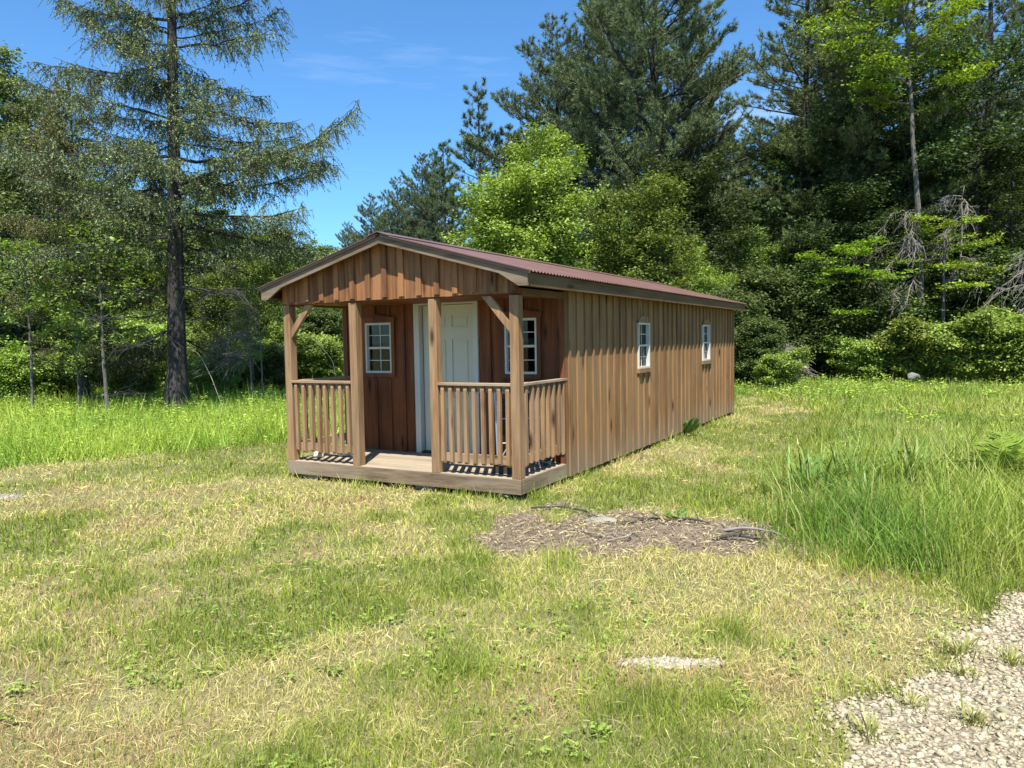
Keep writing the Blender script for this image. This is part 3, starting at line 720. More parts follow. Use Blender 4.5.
def broadleaf(name, seed, H, Rc, base, nl=26, leaf=.085, per=46, c0=(.05, .10, .012), c1=(.13, .20, .03), r0_=.12, up=.55, flat=.45, bark='bark', lean=(0, 0), multi=1, clus=.26, wob=.012, skip=0.0, sub=8, shape='round'):
    rng = np.random.default_rng(seed); gt, gc = Geo(), Geo(); tips = []; out = []
    for mk in range(multi):
        ln = np.array(lean) + (rng.normal(0, Rc * .35, 2) if multi > 1 else 0); Hm = H * (1 if mk == 0 else rng.uniform(.7, .97))
        tp = trunk_path(Hm * .97, rng, wob, ln); tp[:, :2] += (rng.normal(0, .12, 2) if multi > 1 else 0)
        tubes(gt, tp, trunk_r(r0_ / multi ** .5, len(tp)), 8)
        k = np.arange(nl) + .5; hh = base + (Hm * .97 - base) * (k / nl) ** .85; t = (hh - base) / (Hm - base)
        if shape == 'round': env = np.sin(np.pi * np.clip(t * .82 + .16, 0, 1)) ** .6
        elif shape == 'cone': env = (1 - t * .88) ** .8 * (.7 + .3 * np.minimum(1, t * 6))
        else: env = np.sqrt(np.clip(1 - (np.maximum(t - .45, 0) / .62) ** 2, .05, 1)) * (.75 + .25 * np.minimum(1, t * 3))
        ln_ = Rc * env * rng.uniform(.62, 1.12, nl) * (1 if multi == 1 else .75)
        keep = rng.random(nl) > skip; az = k * 2.399 + rng.normal(0, .5, nl)
        el = np.clip(up * (.35 + 1.1 * t) + rng.normal(0, .12, nl), -.2, 1.35)
        d = np.stack([np.cos(az) * np.cos(el), np.sin(az) * np.cos(el), np.sin(el)], 1)
        p0 = np.stack([np.interp(hh, tp[:, 2], tp[:, i]) for i in range(3)], 1)
        LB = curve_path(p0[keep], d[keep], ln_[keep], 7, .06, .12, .16, rng); rr_ = np.maximum(.008, r0_ * .36 * (1 - t[keep] * .6) * (ln_[keep] / Rc) ** .5)
        tubes(gt, LB, taper(rr_, rr_ * .22, 7), 5)
        nb = len(LB); bi = np.repeat(np.arange(nb), sub); tt = np.tile(np.linspace(.22, .98, sub), nb) + rng.normal(0, .03, nb * sub); tt = np.clip(tt, .1, 1)
        q0, qd = at_t(LB, bi, tt); side = np.where(np.tile(np.arange(sub) % 2, nb) == 0, 1, -1)[:, None]
        sdv = unit(np.cross(qd, [0, 0, 1])) * side
        sd_ = unit(qd * .7 + sdv * rng.uniform(.5, 1.1, (len(bi), 1)) + rng.normal(0, .25, (len(bi), 3)) * [1, 1, .8] + np.array([0, 0, .12]))
        sl = ln_[keep][bi] * (.50 - .30 * tt) * rng.uniform(.6, 1.2, len(bi)) + .12
        SB = curve_path(q0, sd_, sl, 4, .05, .05, .12, rng); sr = np.maximum(.004, rr_[bi] * .3)
        tubes(gt, SB, taper(sr, sr * .3, 4), 3)
        tips.append(SB.reshape(-1, 4, 3)[:, 1:].reshape(-1, 3)); tips.append(LB[:, -2:].reshape(-1, 3)); tips.append(tp[-2:])
    T = np.concatenate(tips); T = T[rng.random(len(T)) > .24]
    n = len(T) * per; ci = np.repeat(np.arange(len(T)), per); cs = clus * rng.uniform(.45, 1.35, (len(T), 1))
    off = rng.normal(0, 1, (n, 3)) * np.array([1, 1, flat]) * cs[ci] * .6; Pp = T[ci] + off
    D = unit(off * [1, 1, .4] / (cs[ci]) + rng.normal(0, .6, (n, 3)) + [0, 0, -.12]); D[:, 2] *= .6
    Nn = unit(rng.normal(0, .42, (n, 3)) + [0, -.12, 1])
    Ls = leaf * rng.uniform(.5, 1.4, n); ctone = rng.lognormal(0, .13, (len(T), 1))[ci]
    col = colmix(rng, n, c0, c1, .14) * ctone
    cards(gc, Pp, D, Nn, Ls, Ls * .72, np.clip(col, 0, 1))
    return gt, gc

def pine(seed, H, Rc, base, r0_=.24, gap=.62, nb_=5, c0=(.030, .058, .030), c1=(.065, .105, .052), tuft=.15, per=13, nw=.013, up=.22, sparse=0., dead_to=0., dens=1.0, lean=(0, 0)):
    rng = np.random.default_rng(seed); gt, gc = Geo(), Geo()
    tp = trunk_path(H, rng, .004, lean); tubes(gt, tp, trunk_r(r0_, len(tp), .06), 9)
    hs, az, ln_ = [], [], []
    z = base; k0 = 0
    while z < H - .25:
        t = (z - base) / (H - base); env = (1 - t) ** .58 * (.62 + .38 * min(1, t * 4.5)) * (1 + .18 * math.sin(z * 1.9 + seed)); m = nb_ if t < .85 else 4
        for j in range(m):
            if rng.random() < sparse: continue
            hs.append(z + rng.normal(0, .09)); az.append(k0 * .7 + j * 6.283 / m + rng.normal(0, .25)); ln_.append(max(.3, Rc * env * rng.uniform(.58, 1.15)))
        z += gap * rng.uniform(.75, 1.2) * (1 - .35 * t); k0 += 1
    hs, az, ln_ = map(np.array, (hs, az, ln_)); t = (hs - base) / (H - base)
    el = np.clip(up + .5 * t + rng.normal(0, .10, len(hs)), -.3, 1.2); d = np.stack([np.cos(az) * np.cos(el), np.sin(az) * np.cos(el), np.sin(el)], 1)
    p0 = np.stack([np.interp(hs, tp[:, 2], tp[:, i]) for i in range(3)], 1)
    LB = curve_path(p0, d, ln_, 7, .16, .16, .06, rng); rr_ = np.maximum(.012, r0_ * .20 * (ln_ / Rc)); tubes(gt, LB, taper(rr_, rr_ * .25, 7), 4)
    # side shoots in the plane of the branch
    pts, dirs = [LB[:, -1]], [unit(LB[:, -1] - LB[:, -2])]
    ns = np.maximum(3, (ln_ / .135 * dens).astype(int)); bi = np.repeat(np.arange(len(LB)), ns)
    tt = np.clip(rng.beta(1.5, 1.0, len(bi)) * .75 + .25, 0, 1); q0, qd = at_t(LB, bi, tt)
    sgn = rng.choice([-1, 1], len(bi))[:, None]; sdv = unit(np.cross(qd, [0, 0, 1])) * sgn
    sd_ = unit(qd * .8 + sdv * rng.uniform(.5, 1.1, (len(bi), 1)) + rng.normal(0, .15, (len(bi), 3)) + np.array([0, 0, .22]))
    sl = np.clip(ln_[bi] * (.42 - .30 * tt), .12, 1.3) * rng.uniform(.6, 1.2, len(bi)); SB = curve_path(q0, sd_, sl, 4, .02, .14, .05, rng)
    tubes(gt, SB, taper(np.full(len(SB), .009), np.full(len(SB), .004), 4), 3)
    m = np.maximum(2, (sl / .13).astype(int)); b2 = np.repeat(np.arange(len(SB)), m); t2 = rng.uniform(.25, 1, len(b2)); e0, ed = at_t(SB, b2, t2)
    sp = unit(ed + rng.normal(0, .65, ed.shape) + [0, 0, .35]); e0 = e0 + sp * rng.uniform(0, .11, (len(b2), 1))
    pts += [SB[:, -1], e0]; dirs += [unit(SB[:, -1] - SB[:, -2]), sp]
    T = np.concatenate(pts); TD = unit(np.concatenate(dirs) + [0, 0, .25]); n = len(T) * per; ci = np.repeat(np.arange(len(T)), per)
    nd = unit(TD[ci] * rng.uniform(.4, 1.3, (n, 1)) + rng.normal(0, .55, (n, 3))); base_p = T[ci] - TD[ci] * (rng.uniform(0, .5, (n, 1)) * tuft * .8)
    tone = rng.lognormal(0, .16, (len(T), 1))[ci]
    needles(gc, base_p, nd, tuft * rng.uniform(.65, 1.1, n), np.full(n, nw) * rng.uniform(.7, 1.3, n), colmix(rng, n, c0, c1, .12) * tone, rng)
    return gt, gc

def larch(seed, H, Rc, r0_=.26, z0=1.5, c0=(.13, .18, .07), c1=(.25, .30, .12), extra=(), live0=3.2, dens=1.0, step=.20, env_pts=None, lean=(0, 0)):
    rng = np.random.default_rng(seed); gt, gc, gd = Geo(), Geo(), Geo(); tp = trunk_path(H, rng, .0006, lean); tubes(gt, tp, trunk_r(r0_, len(tp), .10), 10)
    ez, ev = env_pts or ([0, .2, .45, .7, .9, 1], [.55, .85, 1, .8, .45, .12])
    hs, az, ln_ = [], [], []; z = z0; a = rng.uniform(0, 6)
    while z < H - .15:
        hs.append(z); a += 2.1 + rng.normal(0, .6); az.append(a); ln_.append(Rc * np.interp(z / H, ez, ev) * rng.uniform(.55, 1.1)); z += step * rng.uniform(.5, 1.5)
    for (h, aa, l) in extra: hs.append(h); az.append(aa); ln_.append(l)
    hs, az, ln_ = map(np.array, (hs, az, ln_)); live = hs > live0 + rng.normal(0, .5, len(hs))
    el = np.where(hs > H * .62, .42, .08) + rng.normal(0, .12, len(hs)); el[~live] = rng.normal(-.12, .2, (~live).sum())
    d = np.stack([np.cos(az) * np.cos(el), np.sin(az) * np.cos(el), np.sin(el)], 1); p0 = np.stack([np.interp(hs, tp[:, 2], tp[:, i]) for i in range(3)], 1)
    LB = curve_path(p0, d, ln_, 9, .20 + rng.normal(0, .10, len(hs)), .22 + rng.normal(0, .05, len(hs)), .12, rng); rr_ = np.clip(.011 * ln_ * rng.uniform(.6, 1.3, len(hs)), .008, .042); tubes(gt, LB, taper(rr_, rr_ * .22, 9), 5)
    ns = np.maximum(3, (ln_ / .15).astype(int)); bi = np.repeat(np.arange(len(LB)), ns); tt = rng.uniform(.10, .97, len(bi)); q0, qd = at_t(LB, bi, tt)
    sdv = unit(np.cross(qd, [0, 0, 1])) * rng.choice([-1, 1], len(bi))[:, None]
    sd_ = unit(qd * .9 + sdv * rng.uniform(.4, 1.2, (len(bi), 1)) + rng.normal(0, .12, (len(bi), 3)) + [0, 0, .05]); sl = np.clip(ln_[bi] * (.46 - .30 * tt), .15, 1.5) * rng.uniform(.5, 1.2, len(bi))
    SB = curve_path(q0, sd_, sl, 5, .12, .06, .12, rng); lv = live[bi]; tubes(gt, SB, taper(np.full(len(SB), .009), np.full(len(SB), .004), 5), 3)
    # dead twigs hanging from the lower boughs
    dk = np.where(~lv)[0]
    if len(dk):
        b2 = np.repeat(dk, 2); e0, ed = at_t(SB, b2, rng.uniform(.2, 1, len(b2))); dd = unit(ed + rng.normal(0, .5, ed.shape) + [0, 0, -.7])
        tubes(gt, curve_path(e0, dd, rng.uniform(.15, .5, len(b2)), 4, .1, 0, .3, rng), np.tile([.006, .005, .004, .003], (len(b2), 1)), 3)
    # pendulous branchlets set with needle spurs
    seg = []
    for PT, LN, ok in ((LB, ln_, live), (SB, sl, lv)):
        m = np.where(ok, np.maximum(3, (LN / .042 * dens).astype(int)), 0); b = np.repeat(np.arange(len(PT)), m); t_ = rng.uniform(.15 if PT is LB else .05, 1, len(b)); e0, ed = at_t(PT, b, t_)
        dd = unit(ed * .35 + rng.normal(0, .45, ed.shape) * [1, 1, .3] + [0, 0, -.55]); ll = rng.uniform(.12, .42, len(b)) * (1 if PT is SB else .8)
        seg.append(curve_path(e0, dd, ll, 4, .35, 0, .2, rng))
    BR = np.concatenate(seg); tubes(gt, BR, np.tile([.0045, .004, .0035, .003], (len(BR), 1)), 3)
    m = 11; bi2 = np.repeat(np.arange(len(BR)), m); f0, fd = at_t(BR, bi2, rng.uniform(.02, 1, len(bi2)))
    nd = unit(rng.normal(0, 1, f0.shape) + fd * .4); n = len(f0); tone = rng.lognormal(0, .2, (len(BR), 1))[bi2]
    needles(gc, f0, nd, rng.uniform(.03, .065, n), np.full(n, .022), colmix(rng, n, c0, c1, .12) * tone, rng)
    return gt, gc, gd

def tree(kind, label, cat, loc, rz, geo, sc=1, group=None, leafm='leaf', bark='bark'):
    t = thing(kind, label, cat, loc, rz, group, sc); geo[0].build('trunk', M[bark], t); geo[1].build('crown', M[leafm], t)
    if len(geo) > 2 and geo[2].n: geo[2].build('dead_twigs', M['dead'], t)
    return t
def px(x, depth, z=None):
    """x of a point seen at picture column x at that depth (used only while laying out the plan)"""
    return (x - 512) / 754.0 * depth
# --- large larch left
env = ([0, .12, .25, .38, .45, .52, .62, .75, .9, 1], [.55, .6, .95, 1.0, .95, .72, .72, .80, .45, .08])
lr = larch(11, 13.2, 3.3, .215, 1.7, lean=(.36, 0), step=.155, extra=[(5.6, -.15, 3.9), (5.0, .1, 3.9), (5.9, .25, 3.4), (4.4, -.3, 3.3), (3.6, .0, 2.8), (6.7, 0.1, 2.6), (4.8, 3.2, 3.2), (5.5, 2.9, 3.2), (7.6, 3.0, 2.4), (6.4, 3.6, 3.0), (7.9, -.2, 2.4), (3.9, 3.3, 3.2), (4.1, 2.8, 3.0), (7.9, 3.1, 2.9), (8.5, 2.8, 2.8), (8.9, 3.5, 2.6), (8.3, .2, 2.4), (9.0, -.1, 2.4), (9.7, 3.0, 2.5), (9.6, .3, 2.2), (7.2, 3.4, 2.6), (7.4, 2.2, 2.4), (8.2, 4.2, 2.4)], env_pts=env, dens=.80)
T_larch = tree('larch_tree', 'tall drooping larch with a dark straight trunk standing left of the cabin', 'tree', (px(176, 16.6), 16.6, 0), 0, lr, 1, None, 'needle')
l2 = larch(23, 9.6, 2.7, .12, 1.0, live0=1.0, c0=(.15, .19, .045), c1=(.28, .31, .09), dens=1.3, step=.17)
T_larch2 = tree('larch_tree', 'feathery yellow green larch just behind and left of the tall larch', 'tree', (px(84, 18.6), 18.6, 0), .5, l2, .86, None, 'needle')
print('larches', T_larch.name)
# --- source trees of each kind
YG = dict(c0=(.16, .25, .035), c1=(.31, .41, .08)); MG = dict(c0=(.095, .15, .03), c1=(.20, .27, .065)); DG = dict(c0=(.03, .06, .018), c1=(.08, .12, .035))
S = {}
S['maple'] = tree('maple_tree', 'bright yellow green round maple rising right behind the cabin roof', 'tree', (px(526, 22), 22, 0), 0, broadleaf('m', 1, 7.2, 2.35, 1.0, 30, .085, 40, r0_=.11, multi=4, clus=.25, flat=.75, sub=7, shape='dome', **YG))
S['maple2'] = tree('maple_tree', 'mid green maple to the right of the bright round maple behind the cabin', 'tree', (px(652, 22.5), 22.5, 0), 1.7, broadleaf('m', 2, 6.2, 1.7, .8, 24, .085, 38, r0_=.1, multi=3, clus=.25, flat=.7, sub=6, skip=.12, c0=(.10, .155, .03), c1=(.21, .275, .06)))
S['ash'] = tree('ash_tree', 'slender green broadleaf tree at the far left edge of the clearing', 'tree', (px(18, 21.5), 21.5, 0), .3, broadleaf('m', 3, 9.6, 2.3, 1.2, 34, .085, 42, r0_=.10, shape='cone', clus=.28, c0=(.10, .15, .05), c1=(.26, .31, .13)))
S['woodtree'] = tree('broadleaf_tree', 'broadleaf tree at the left background behind the larch trunk', 'tree', (px(205, 31), 31, 0), .3, broadleaf('m', 4, 8.2, 2.6, .6, 30, .12, 34, r0_=.10, clus=.36, **MG))
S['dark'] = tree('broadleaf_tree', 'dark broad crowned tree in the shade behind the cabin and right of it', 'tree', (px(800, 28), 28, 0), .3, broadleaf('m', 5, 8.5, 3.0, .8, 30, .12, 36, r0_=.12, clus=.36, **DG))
S['beech'] = tree('beech_tree', 'tall thin beech with bright spring leaves at the top right of the clearing', 'tree', (px(928, 24), 24, 0), 0, broadleaf('m', 6, 14.6, 2.7, 8.2, 24, .10, 40, r0_=.13, flat=.22, up=.45, clus=.33, c0=(.13, .21, .012), c1=(.25, .34, .03), lean=(-.8, 0), bark='bark_grey'), bark='bark_grey')
S['sapling'] = tree('maple_sapling', 'layered bright lime maple sapling in front of the dark woods, right of the cabin', 'tree', (px(943, 23.5), 23.5, 0), .4, broadleaf('m', 7, 5.3, 1.75, 2.5, 15, .085, 26, r0_=.085, flat=.10, up=.0, clus=.24, wob=.004, sub=6, skip=.15, c0=(.13, .21, .012), c1=(.25, .34, .03)), bark='bark_grey')
S['shrub'] = tree('green_shrub', 'leafy green shrub at the foot of the lime sapling', 'shrub', (px(905, 23), 23, 0), .4, broadleaf('m', 8, 1.7, 1.1, .1, 18, .085, 36, r0_=.03, multi=4, clus=.2, sub=5, c0=(.15, .22, .04), c1=(.30, .38, .08)))
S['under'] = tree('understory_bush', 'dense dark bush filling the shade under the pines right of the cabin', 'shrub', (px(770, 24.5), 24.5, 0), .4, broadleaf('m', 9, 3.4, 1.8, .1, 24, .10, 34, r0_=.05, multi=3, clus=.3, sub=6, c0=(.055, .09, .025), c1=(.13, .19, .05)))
S['wpine'] = tree('white_pine', 'huge blue green white pine towering behind the bright maple', 'tree', (px(655, 33), 33, 0), 0, pine(31, 21, 6.6, 2.5, .34, .72, 6, tuft=.21, per=12, nw=.021, dens=1.15, c0=(.090, .125, .058), c1=(.18, .225, .10)), 1, None, 'needle')
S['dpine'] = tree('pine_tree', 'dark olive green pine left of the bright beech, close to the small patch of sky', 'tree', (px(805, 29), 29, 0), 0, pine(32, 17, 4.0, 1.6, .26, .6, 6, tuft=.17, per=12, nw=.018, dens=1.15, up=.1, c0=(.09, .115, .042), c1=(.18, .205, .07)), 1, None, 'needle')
S['fpine'] = tree('pine_tree', 'narrow dark pine standing alone against the sky left of the huge white pine', 'tree', (px(484, 37), 37, 0), 0, pine(33, 13.8, 3.0, 1.6, .2, .6, 5, tuft=.22, per=11, nw=.024, dens=1.0, up=.3, c0=(.06, .09, .042), c1=(.12, .155, .065)), 1, None, 'needle')
print('sources done')
def D_(k, col, depth, rz, sc, label, group=None, z=0): return dup(S[k], (px(col, depth), depth, z), rz, sc, label, group)
D_('fpine', 512, 38, 2.2, (.9, .9, .88), 'dark pine tucked against the left side of the huge white pine')
D_('fpine', 448, 40, 1.1, (.8, .8, .86), 'smaller dark pine left of the narrow pine against the sky')
D_('wpine', 562, 35, 2.6, (.78, .78, .76), 'blue green white pine forming the left shoulder of the tall pine group')
D_('wpine', 620, 39, 5.2, (.8, .8, .98), 'white pine standing behind and left of the huge one')
D_('wpine', 688, 38, 4.1, (.55, .55, .86), 'tall white pine just left of the small patch of sky at the top')
ORD = ['leftmost', 'third from left', 'fifth from left', 'sixth from left', 'fourth from left', 'rightmost', 'second from left']
far = 'distant pines on the skyline left of the maple'
for i, (c_, dd, s_) in enumerate(((352, 66, .76), (375, 62, .86), (402, 60, .92), (428, 58, 1.0), (392, 70, .9), (440, 64, 1.1), (365, 72, .72))):
    D_('wpine', c_, dd, i * 1.3, (s_ * .62, s_ * .62, s_ * .74), f'distant green pine over the roof peak, {ORD[i]} of its row', far)
D_('dpine', 868, 27.5, 2.4, 1.02, 'dark pine directly behind the bright beech at the upper right')
D_('dpine', 985, 29, 3.6, 1.05, 'dark pine behind the leaning dark trunks at the upper right corner')
D_('dpine', 830, 32.5, 1.2, (.8, .8, 1.1), 'pine whose left boughs border the small patch of sky')
wood = 'pines deep in the woods right of the cabin'
for i, (c_, dd, s_) in enumerate(((720, 42, .85), (830, 36, 1.1), (910, 35, 1.15), (1040, 34, 1.1), (1110, 30, 1.0), (1180, 34, 1.1), (960, 42, 1.2), (860, 45, 1.25), (1060, 44, 1.2), (1250, 36, 1.0), (1320, 40, 1.1), (690, 48, .95), (620, 46, .85))):
    D_('dpine', c_, dd, i * 2.1 + .4, s_, 'dark pine standing deep in the woods right of the cabin', wood)
D_('maple2', 618, 25.5, 3.1, (.72, .72, .95), 'mid green maple between the bright round maple and the white pine trunk')
D_('maple', 700, 24.5, 2.0, (.50, .50, .60), 'yellowish maple leaning over the back end of the cabin roof')
D_('maple2', 752, 26.5, 5.1, (.75, .75, .80), 'green maple at the right end of the cabin roof below the pines')
D_('maple', 470, 25, 4.2, (.55, .55, .62), 'low bright maple left of the round maple, just above the roof ridge')
D_('maple2', 440, 27, 1.1, (.8, .8, .66), 'small green maple over the roof ridge below the narrow pine')
D_('dark', 900, 27, 1.9, .95, 'dark broadleaf tree behind the lime sapling')
D_('dark', 1010, 25.5, 3.4, .9, 'dark broadleaf tree at the right edge behind the shrubs')
D_('maple2', 1010, 30, .5, 1.15, 'grey green broadleaf tree high at the right edge of the picture')
D_('sapling', 852, 24, 2.7, (1.0, 1.0, .86), 'second lime maple sapling, left of the one with the visible grey trunk')
D_('dark', 845, 25.5, 4.4, (.8, .8, .7), 'low dark tree in the shade between the two lime saplings')
D_('dark', 690, 27, .9, (1.0, 1.0, .85), 'dark tree in the shade right behind the far end of the cabin')
# left side
lb = 'broadleaf trees in the woods left of the cabin'
rg = np.random.default_rng(8)
for i, (c_, dd, s_) in enumerate(((-60, 31, 1.2), (-20, 34, 1.2), (30, 34, 1.15), (75, 36, 1.1), (115, 33, 1.0), (150, 37, 1.0), (185, 34, .92), (215, 37, .9), (250, 34, .82), (285, 36, .85), (318, 34, .74), (345, 38, .74), (160, 44, 1.05), (215, 45, .95), (262, 46, .95), (310, 46, .88), (365, 44, .74), (60, 44, 1.35), (10, 44, 1.35), (-100, 38, 1.3), (-160, 31, 1.2), (-230, 32, 1.2), (400, 48, .75), (110, 48, 1.25), (440, 50, .75), (520, 46, .8), (-300, 26, 1.1), (-330, 35, 1.2), (240, 50, 1.0), (290, 52, 1.0), (340, 50, .9))):
    D_('woodtree', c_, dd, i * 1.7, (s_, s_, s_ * rg.uniform(.9, 1.05)), 'leafy green tree in the background woods left of the cabin', lb)
D_('ash', 48, 23.5, 1.9, .96, 'pale leaved broadleaf tree left of the feathery larch')
D_('ash', -40, 20, 4.0, .82, 'broadleaf tree crossing the left edge of the picture')
D_('maple2', 262, 25, 2.9, (.75, .75, .72), 'low sunlit maple in the gap between the larch and the cabin')
D_('maple2', 222, 22.5, 1.2, (.62, .62, .62), 'small sunlit maple right behind the larch trunk')
D_('larch', 0, 0, 0, 1, '') if False else None
sp = thing('young_tree', 'thin young tree with a bare stem left of the larch in the weeds', 'tree', (px(106, 15.6), 15.6, 0), 0)
gg = broadleaf('s', 41, 4.0, 1.0, 1.5, 12, .08, 13, r0_=.045, clus=.2, sub=5, c0=(.12, .19, .03), c1=(.24, .32, .06)); gg[0].build('trunk', M['bark_grey'], sp); gg[1].build('crown', M['leaf'], sp)
dup(sp, (px(78, 15.9), 15.9, 0), 2, (.62, .62, .60), 'smallest bare stemmed young tree left of the larch')
dup(sp, (px(30, 16.5), 16.5, 0), 4, (.9, .9, .92), 'young tree at the left edge in front of the woods')
dup(sp, (px(252, 17.8), 17.8, 0), 1, (.7, .7, .72), 'spindly young tree just left of the cabin porch')
ug = 'bushes along the edge of the woods right of the cabin'
for i, (c_, dd, s_) in enumerate(((735, 22.8, .8), (760, 21.4, .55), (810, 25, 1.05), (850, 24, .95), (890, 25, 1.1), (930, 26, 1.1), (970, 25, 1.05), (1010, 24, 1.1), (1060, 24, 1.1), (1110, 23, 1.1), (830, 27, 1.3), (880, 28, 1.3), (940, 29, 1.3), (1000, 28, 1.3), (790, 28, 1.2), (745, 28, 1.1), (700, 26, 1.0), (650, 25, .9), (1170, 22, 1.1))):
    D_('under', c_, dd, i * 1.1, s_, 'dark leafy bush along the shaded edge of the woods right of the cabin', ug)
D_('shrub', 945, 22.2, 1.0, 1.05, 'bright green shrub right below the trunk of the lime sapling')
D_('shrub', 985, 21.6, 2.6, .95, 'yellow green shrub second from the right edge of the clearing')
D_('shrub', 1022, 21, 3.9, 1.15, 'yellow green shrub cut by the right edge of the picture')
D_('shrub', 1075, 20.5, .9, 1.1, 'green shrub just outside the right edge of the clearing')
D_('shrub', 868, 23, 5.0, .8, 'low green shrub at the left end of the shrub row')
D_('shrub', 965, 23.6, 4.1, 1.15, 'grey green shrub behind the row right of the sapling trunk')
D_('shrub', 772, 20.4, 2.2, .6, 'small shrub in the grass near the far corner of the cabin')
ul = 'bushes in the undergrowth left of the cabin'
for i, (c_, dd, s_) in enumerate(((-10, 21, .65), (20, 24, .7), (55, 28, .8), (95, 30, .8), (130, 28, .6), (150, 31, .8), (200, 29, .7), (232, 31, .8), (262, 28, .6), (290, 30, .8), (325, 29, .8), (355, 32, .8), (-60, 22, .8), (-110, 23, .9), (400, 31, .9), (-170, 22, .9), (178, 33, 1), (115, 33, .9), (40, 32, .9), (275, 21.5, .42))):
    D_('under', c_, dd, i * 1.3 + .3, s_, 'green bush in the sunlit undergrowth left of the cabin', ul)
ls = 'sunlit shrubs in front of the left woods'
for lab_, c_, dd, s_ in (('bright shrub at the left edge behind the bare young stems', 12, 19.5, .75), ('bright low shrub left of the feathery larch', 58, 21, .75), ('sunlit shrub between the young stems and the tall larch', 128, 20.5, .7), ('sunlit shrub right of the tall larch trunk', 208, 20, .65), ('sunlit shrub midway between the larch and the porch', 236, 22, .8), ('bright shrub close to the left porch post', 272, 23.5, .85), ('bright shrub seen through the open left side of the porch', 322, 24, .95), ('tall bright shrub deep behind the young stems', 95, 25, 1.2), ('tall sunlit shrub directly behind the larch trunk', 168, 25, 1.2)):
    D_('shrub', c_, dd, c_ * .37, (s_, s_, s_ * 1.1), lab_, ls)
print('copies done', len(bpy.data.objects))
# distant woodland closing the view
rng = np.random.default_rng(77); n = 150000
az = rng.uniform(-1.25, 1.25, n); rad = rng.uniform(52, 80, n); x = rad * np.sin(az); y = rad * np.cos(az)
Hh = 5.5 + 4 * fbm(x, y, 9, 50) + np.where(az > .12, 5, 0)
z = Hh * rng.beta(1.3, 1.0, n); g = Geo()
cards(g, np.stack([x, y, z], 1), rng.normal(size=(n, 3)), unit(rng.normal(0, .6, (n, 3)) + [0, 0, 1]), rng.uniform(.5, .95, n), rng.uniform(.35, .6, n), colmix(rng, n, (.03, .06, .015), (.08, .13, .03), .2))
link_tag(g.build('distant_woodland', M['leaf']), 'far wood of mixed green trees closing the view all round the clearing', 'woodland', kind='stuff')

# dead drooping twigs by the sapling
def dead_snag(seed, H, reach, az0, az1, nbr, droop, r=.05):
    rng = np.random.default_rng(seed); g1, g2 = Geo(), Geo(); tp = trunk_path(H, rng, .02); tubes(g1, tp, trunk_r(r, len(tp), .3), 7)
    hs = rng.uniform(H * .55, H, nbr); az = rng.uniform(az0, az1, nbr); d = np.stack([np.cos(az), np.sin(az), rng.uniform(-.1, .5, nbr)], 1)
    p0 = np.stack([np.interp(hs, tp[:, 2], tp[:, i]) for i in range(3)], 1); ln_ = reach * rng.uniform(.4, 1.1, nbr)
    LB = curve_path(p0, d, ln_, 8, droop, 0, .15, rng); tubes(g2, LB, taper(np.full(nbr, .02), np.full(nbr, .006), 8), 4)
    b = np.repeat(np.arange(nbr), 16); e0, ed = at_t(LB, b, rng.uniform(.2, 1, len(b))); dd = unit(ed + rng.normal(0, .5, ed.shape) + [0, 0, -.6])
    TW = curve_path(e0, dd, rng.uniform(.2, .8, len(b)), 5, .2, 0, .3, rng); tubes(g2, TW, np.tile([.009, .008, .007, .006, .004], (len(b), 1)), 3)
    b3 = np.repeat(np.arange(len(TW)), 2); e0, ed = at_t(TW, b3, rng.uniform(.2, 1, len(b3))); tubes(g2, curve_path(e0, unit(ed + rng.normal(0, .7, ed.shape)), rng.uniform(.1, .3, len(b3)), 3, .1, 0, .2, rng), np.tile([.006, .005, .004], (len(b3), 1)), 3)
    return g1, g2
def snag(label, col, depth, args):
    t = thing('dead_tree', label, 'tree', (px(col, depth), depth, 0)); a, b = dead_snag(*args); a.build('trunk', M['dead'], t); b.build('branches', M['dead'], t)
snag('dead grey tree with a tangle of drooping twigs left of the lime sapling trunk', 915, 24.8, (1, 5.6, 2.9, 2.5, 4.4, 16, .55, .05))
snag('dead bush of arching bare twigs above the lime sapling', 955, 24.6, (2, 6.2, 1.5, 1.5, 5.5, 12, .6, .05))
snag('dead pale branches arching in at the right edge above the shrubs', 1062, 23, (3, 4.6, 3.2, 2.7, 3.7, 9, .45, .05))
snag('bare grey twiggy bush low beside the far corner of the cabin', 775, 22.4, (4, 1.2, 1.3, 2.2, 7.2, 16, .25, .03))
snag('bare twiggy dead bush between the larch and the porch', 262, 18.8, (5, 2.4, 1.4, 2.2, 4.2, 10, .55, .025))
# dark leaning trunks top right
for lab, c_, dd, H_, ln_ in (('dark forked trunk rising at the upper right behind the dead twigs', 968, 25.5, 11, (.9, 0)), ('slim dark trunk leaning left beside the forked trunk', 952, 25.8, 9.5, (-1.6, 0))):
    t = tree('bare_trunk_tree', lab, 'tree', (px(c_, dd), dd, 0), 0, broadleaf('b', int(c_), H_, 2.6, 5.6, 20, .11, 26, r0_=.14, lean=ln_, wob=.02, clus=.34, **DG))
print('trees done')

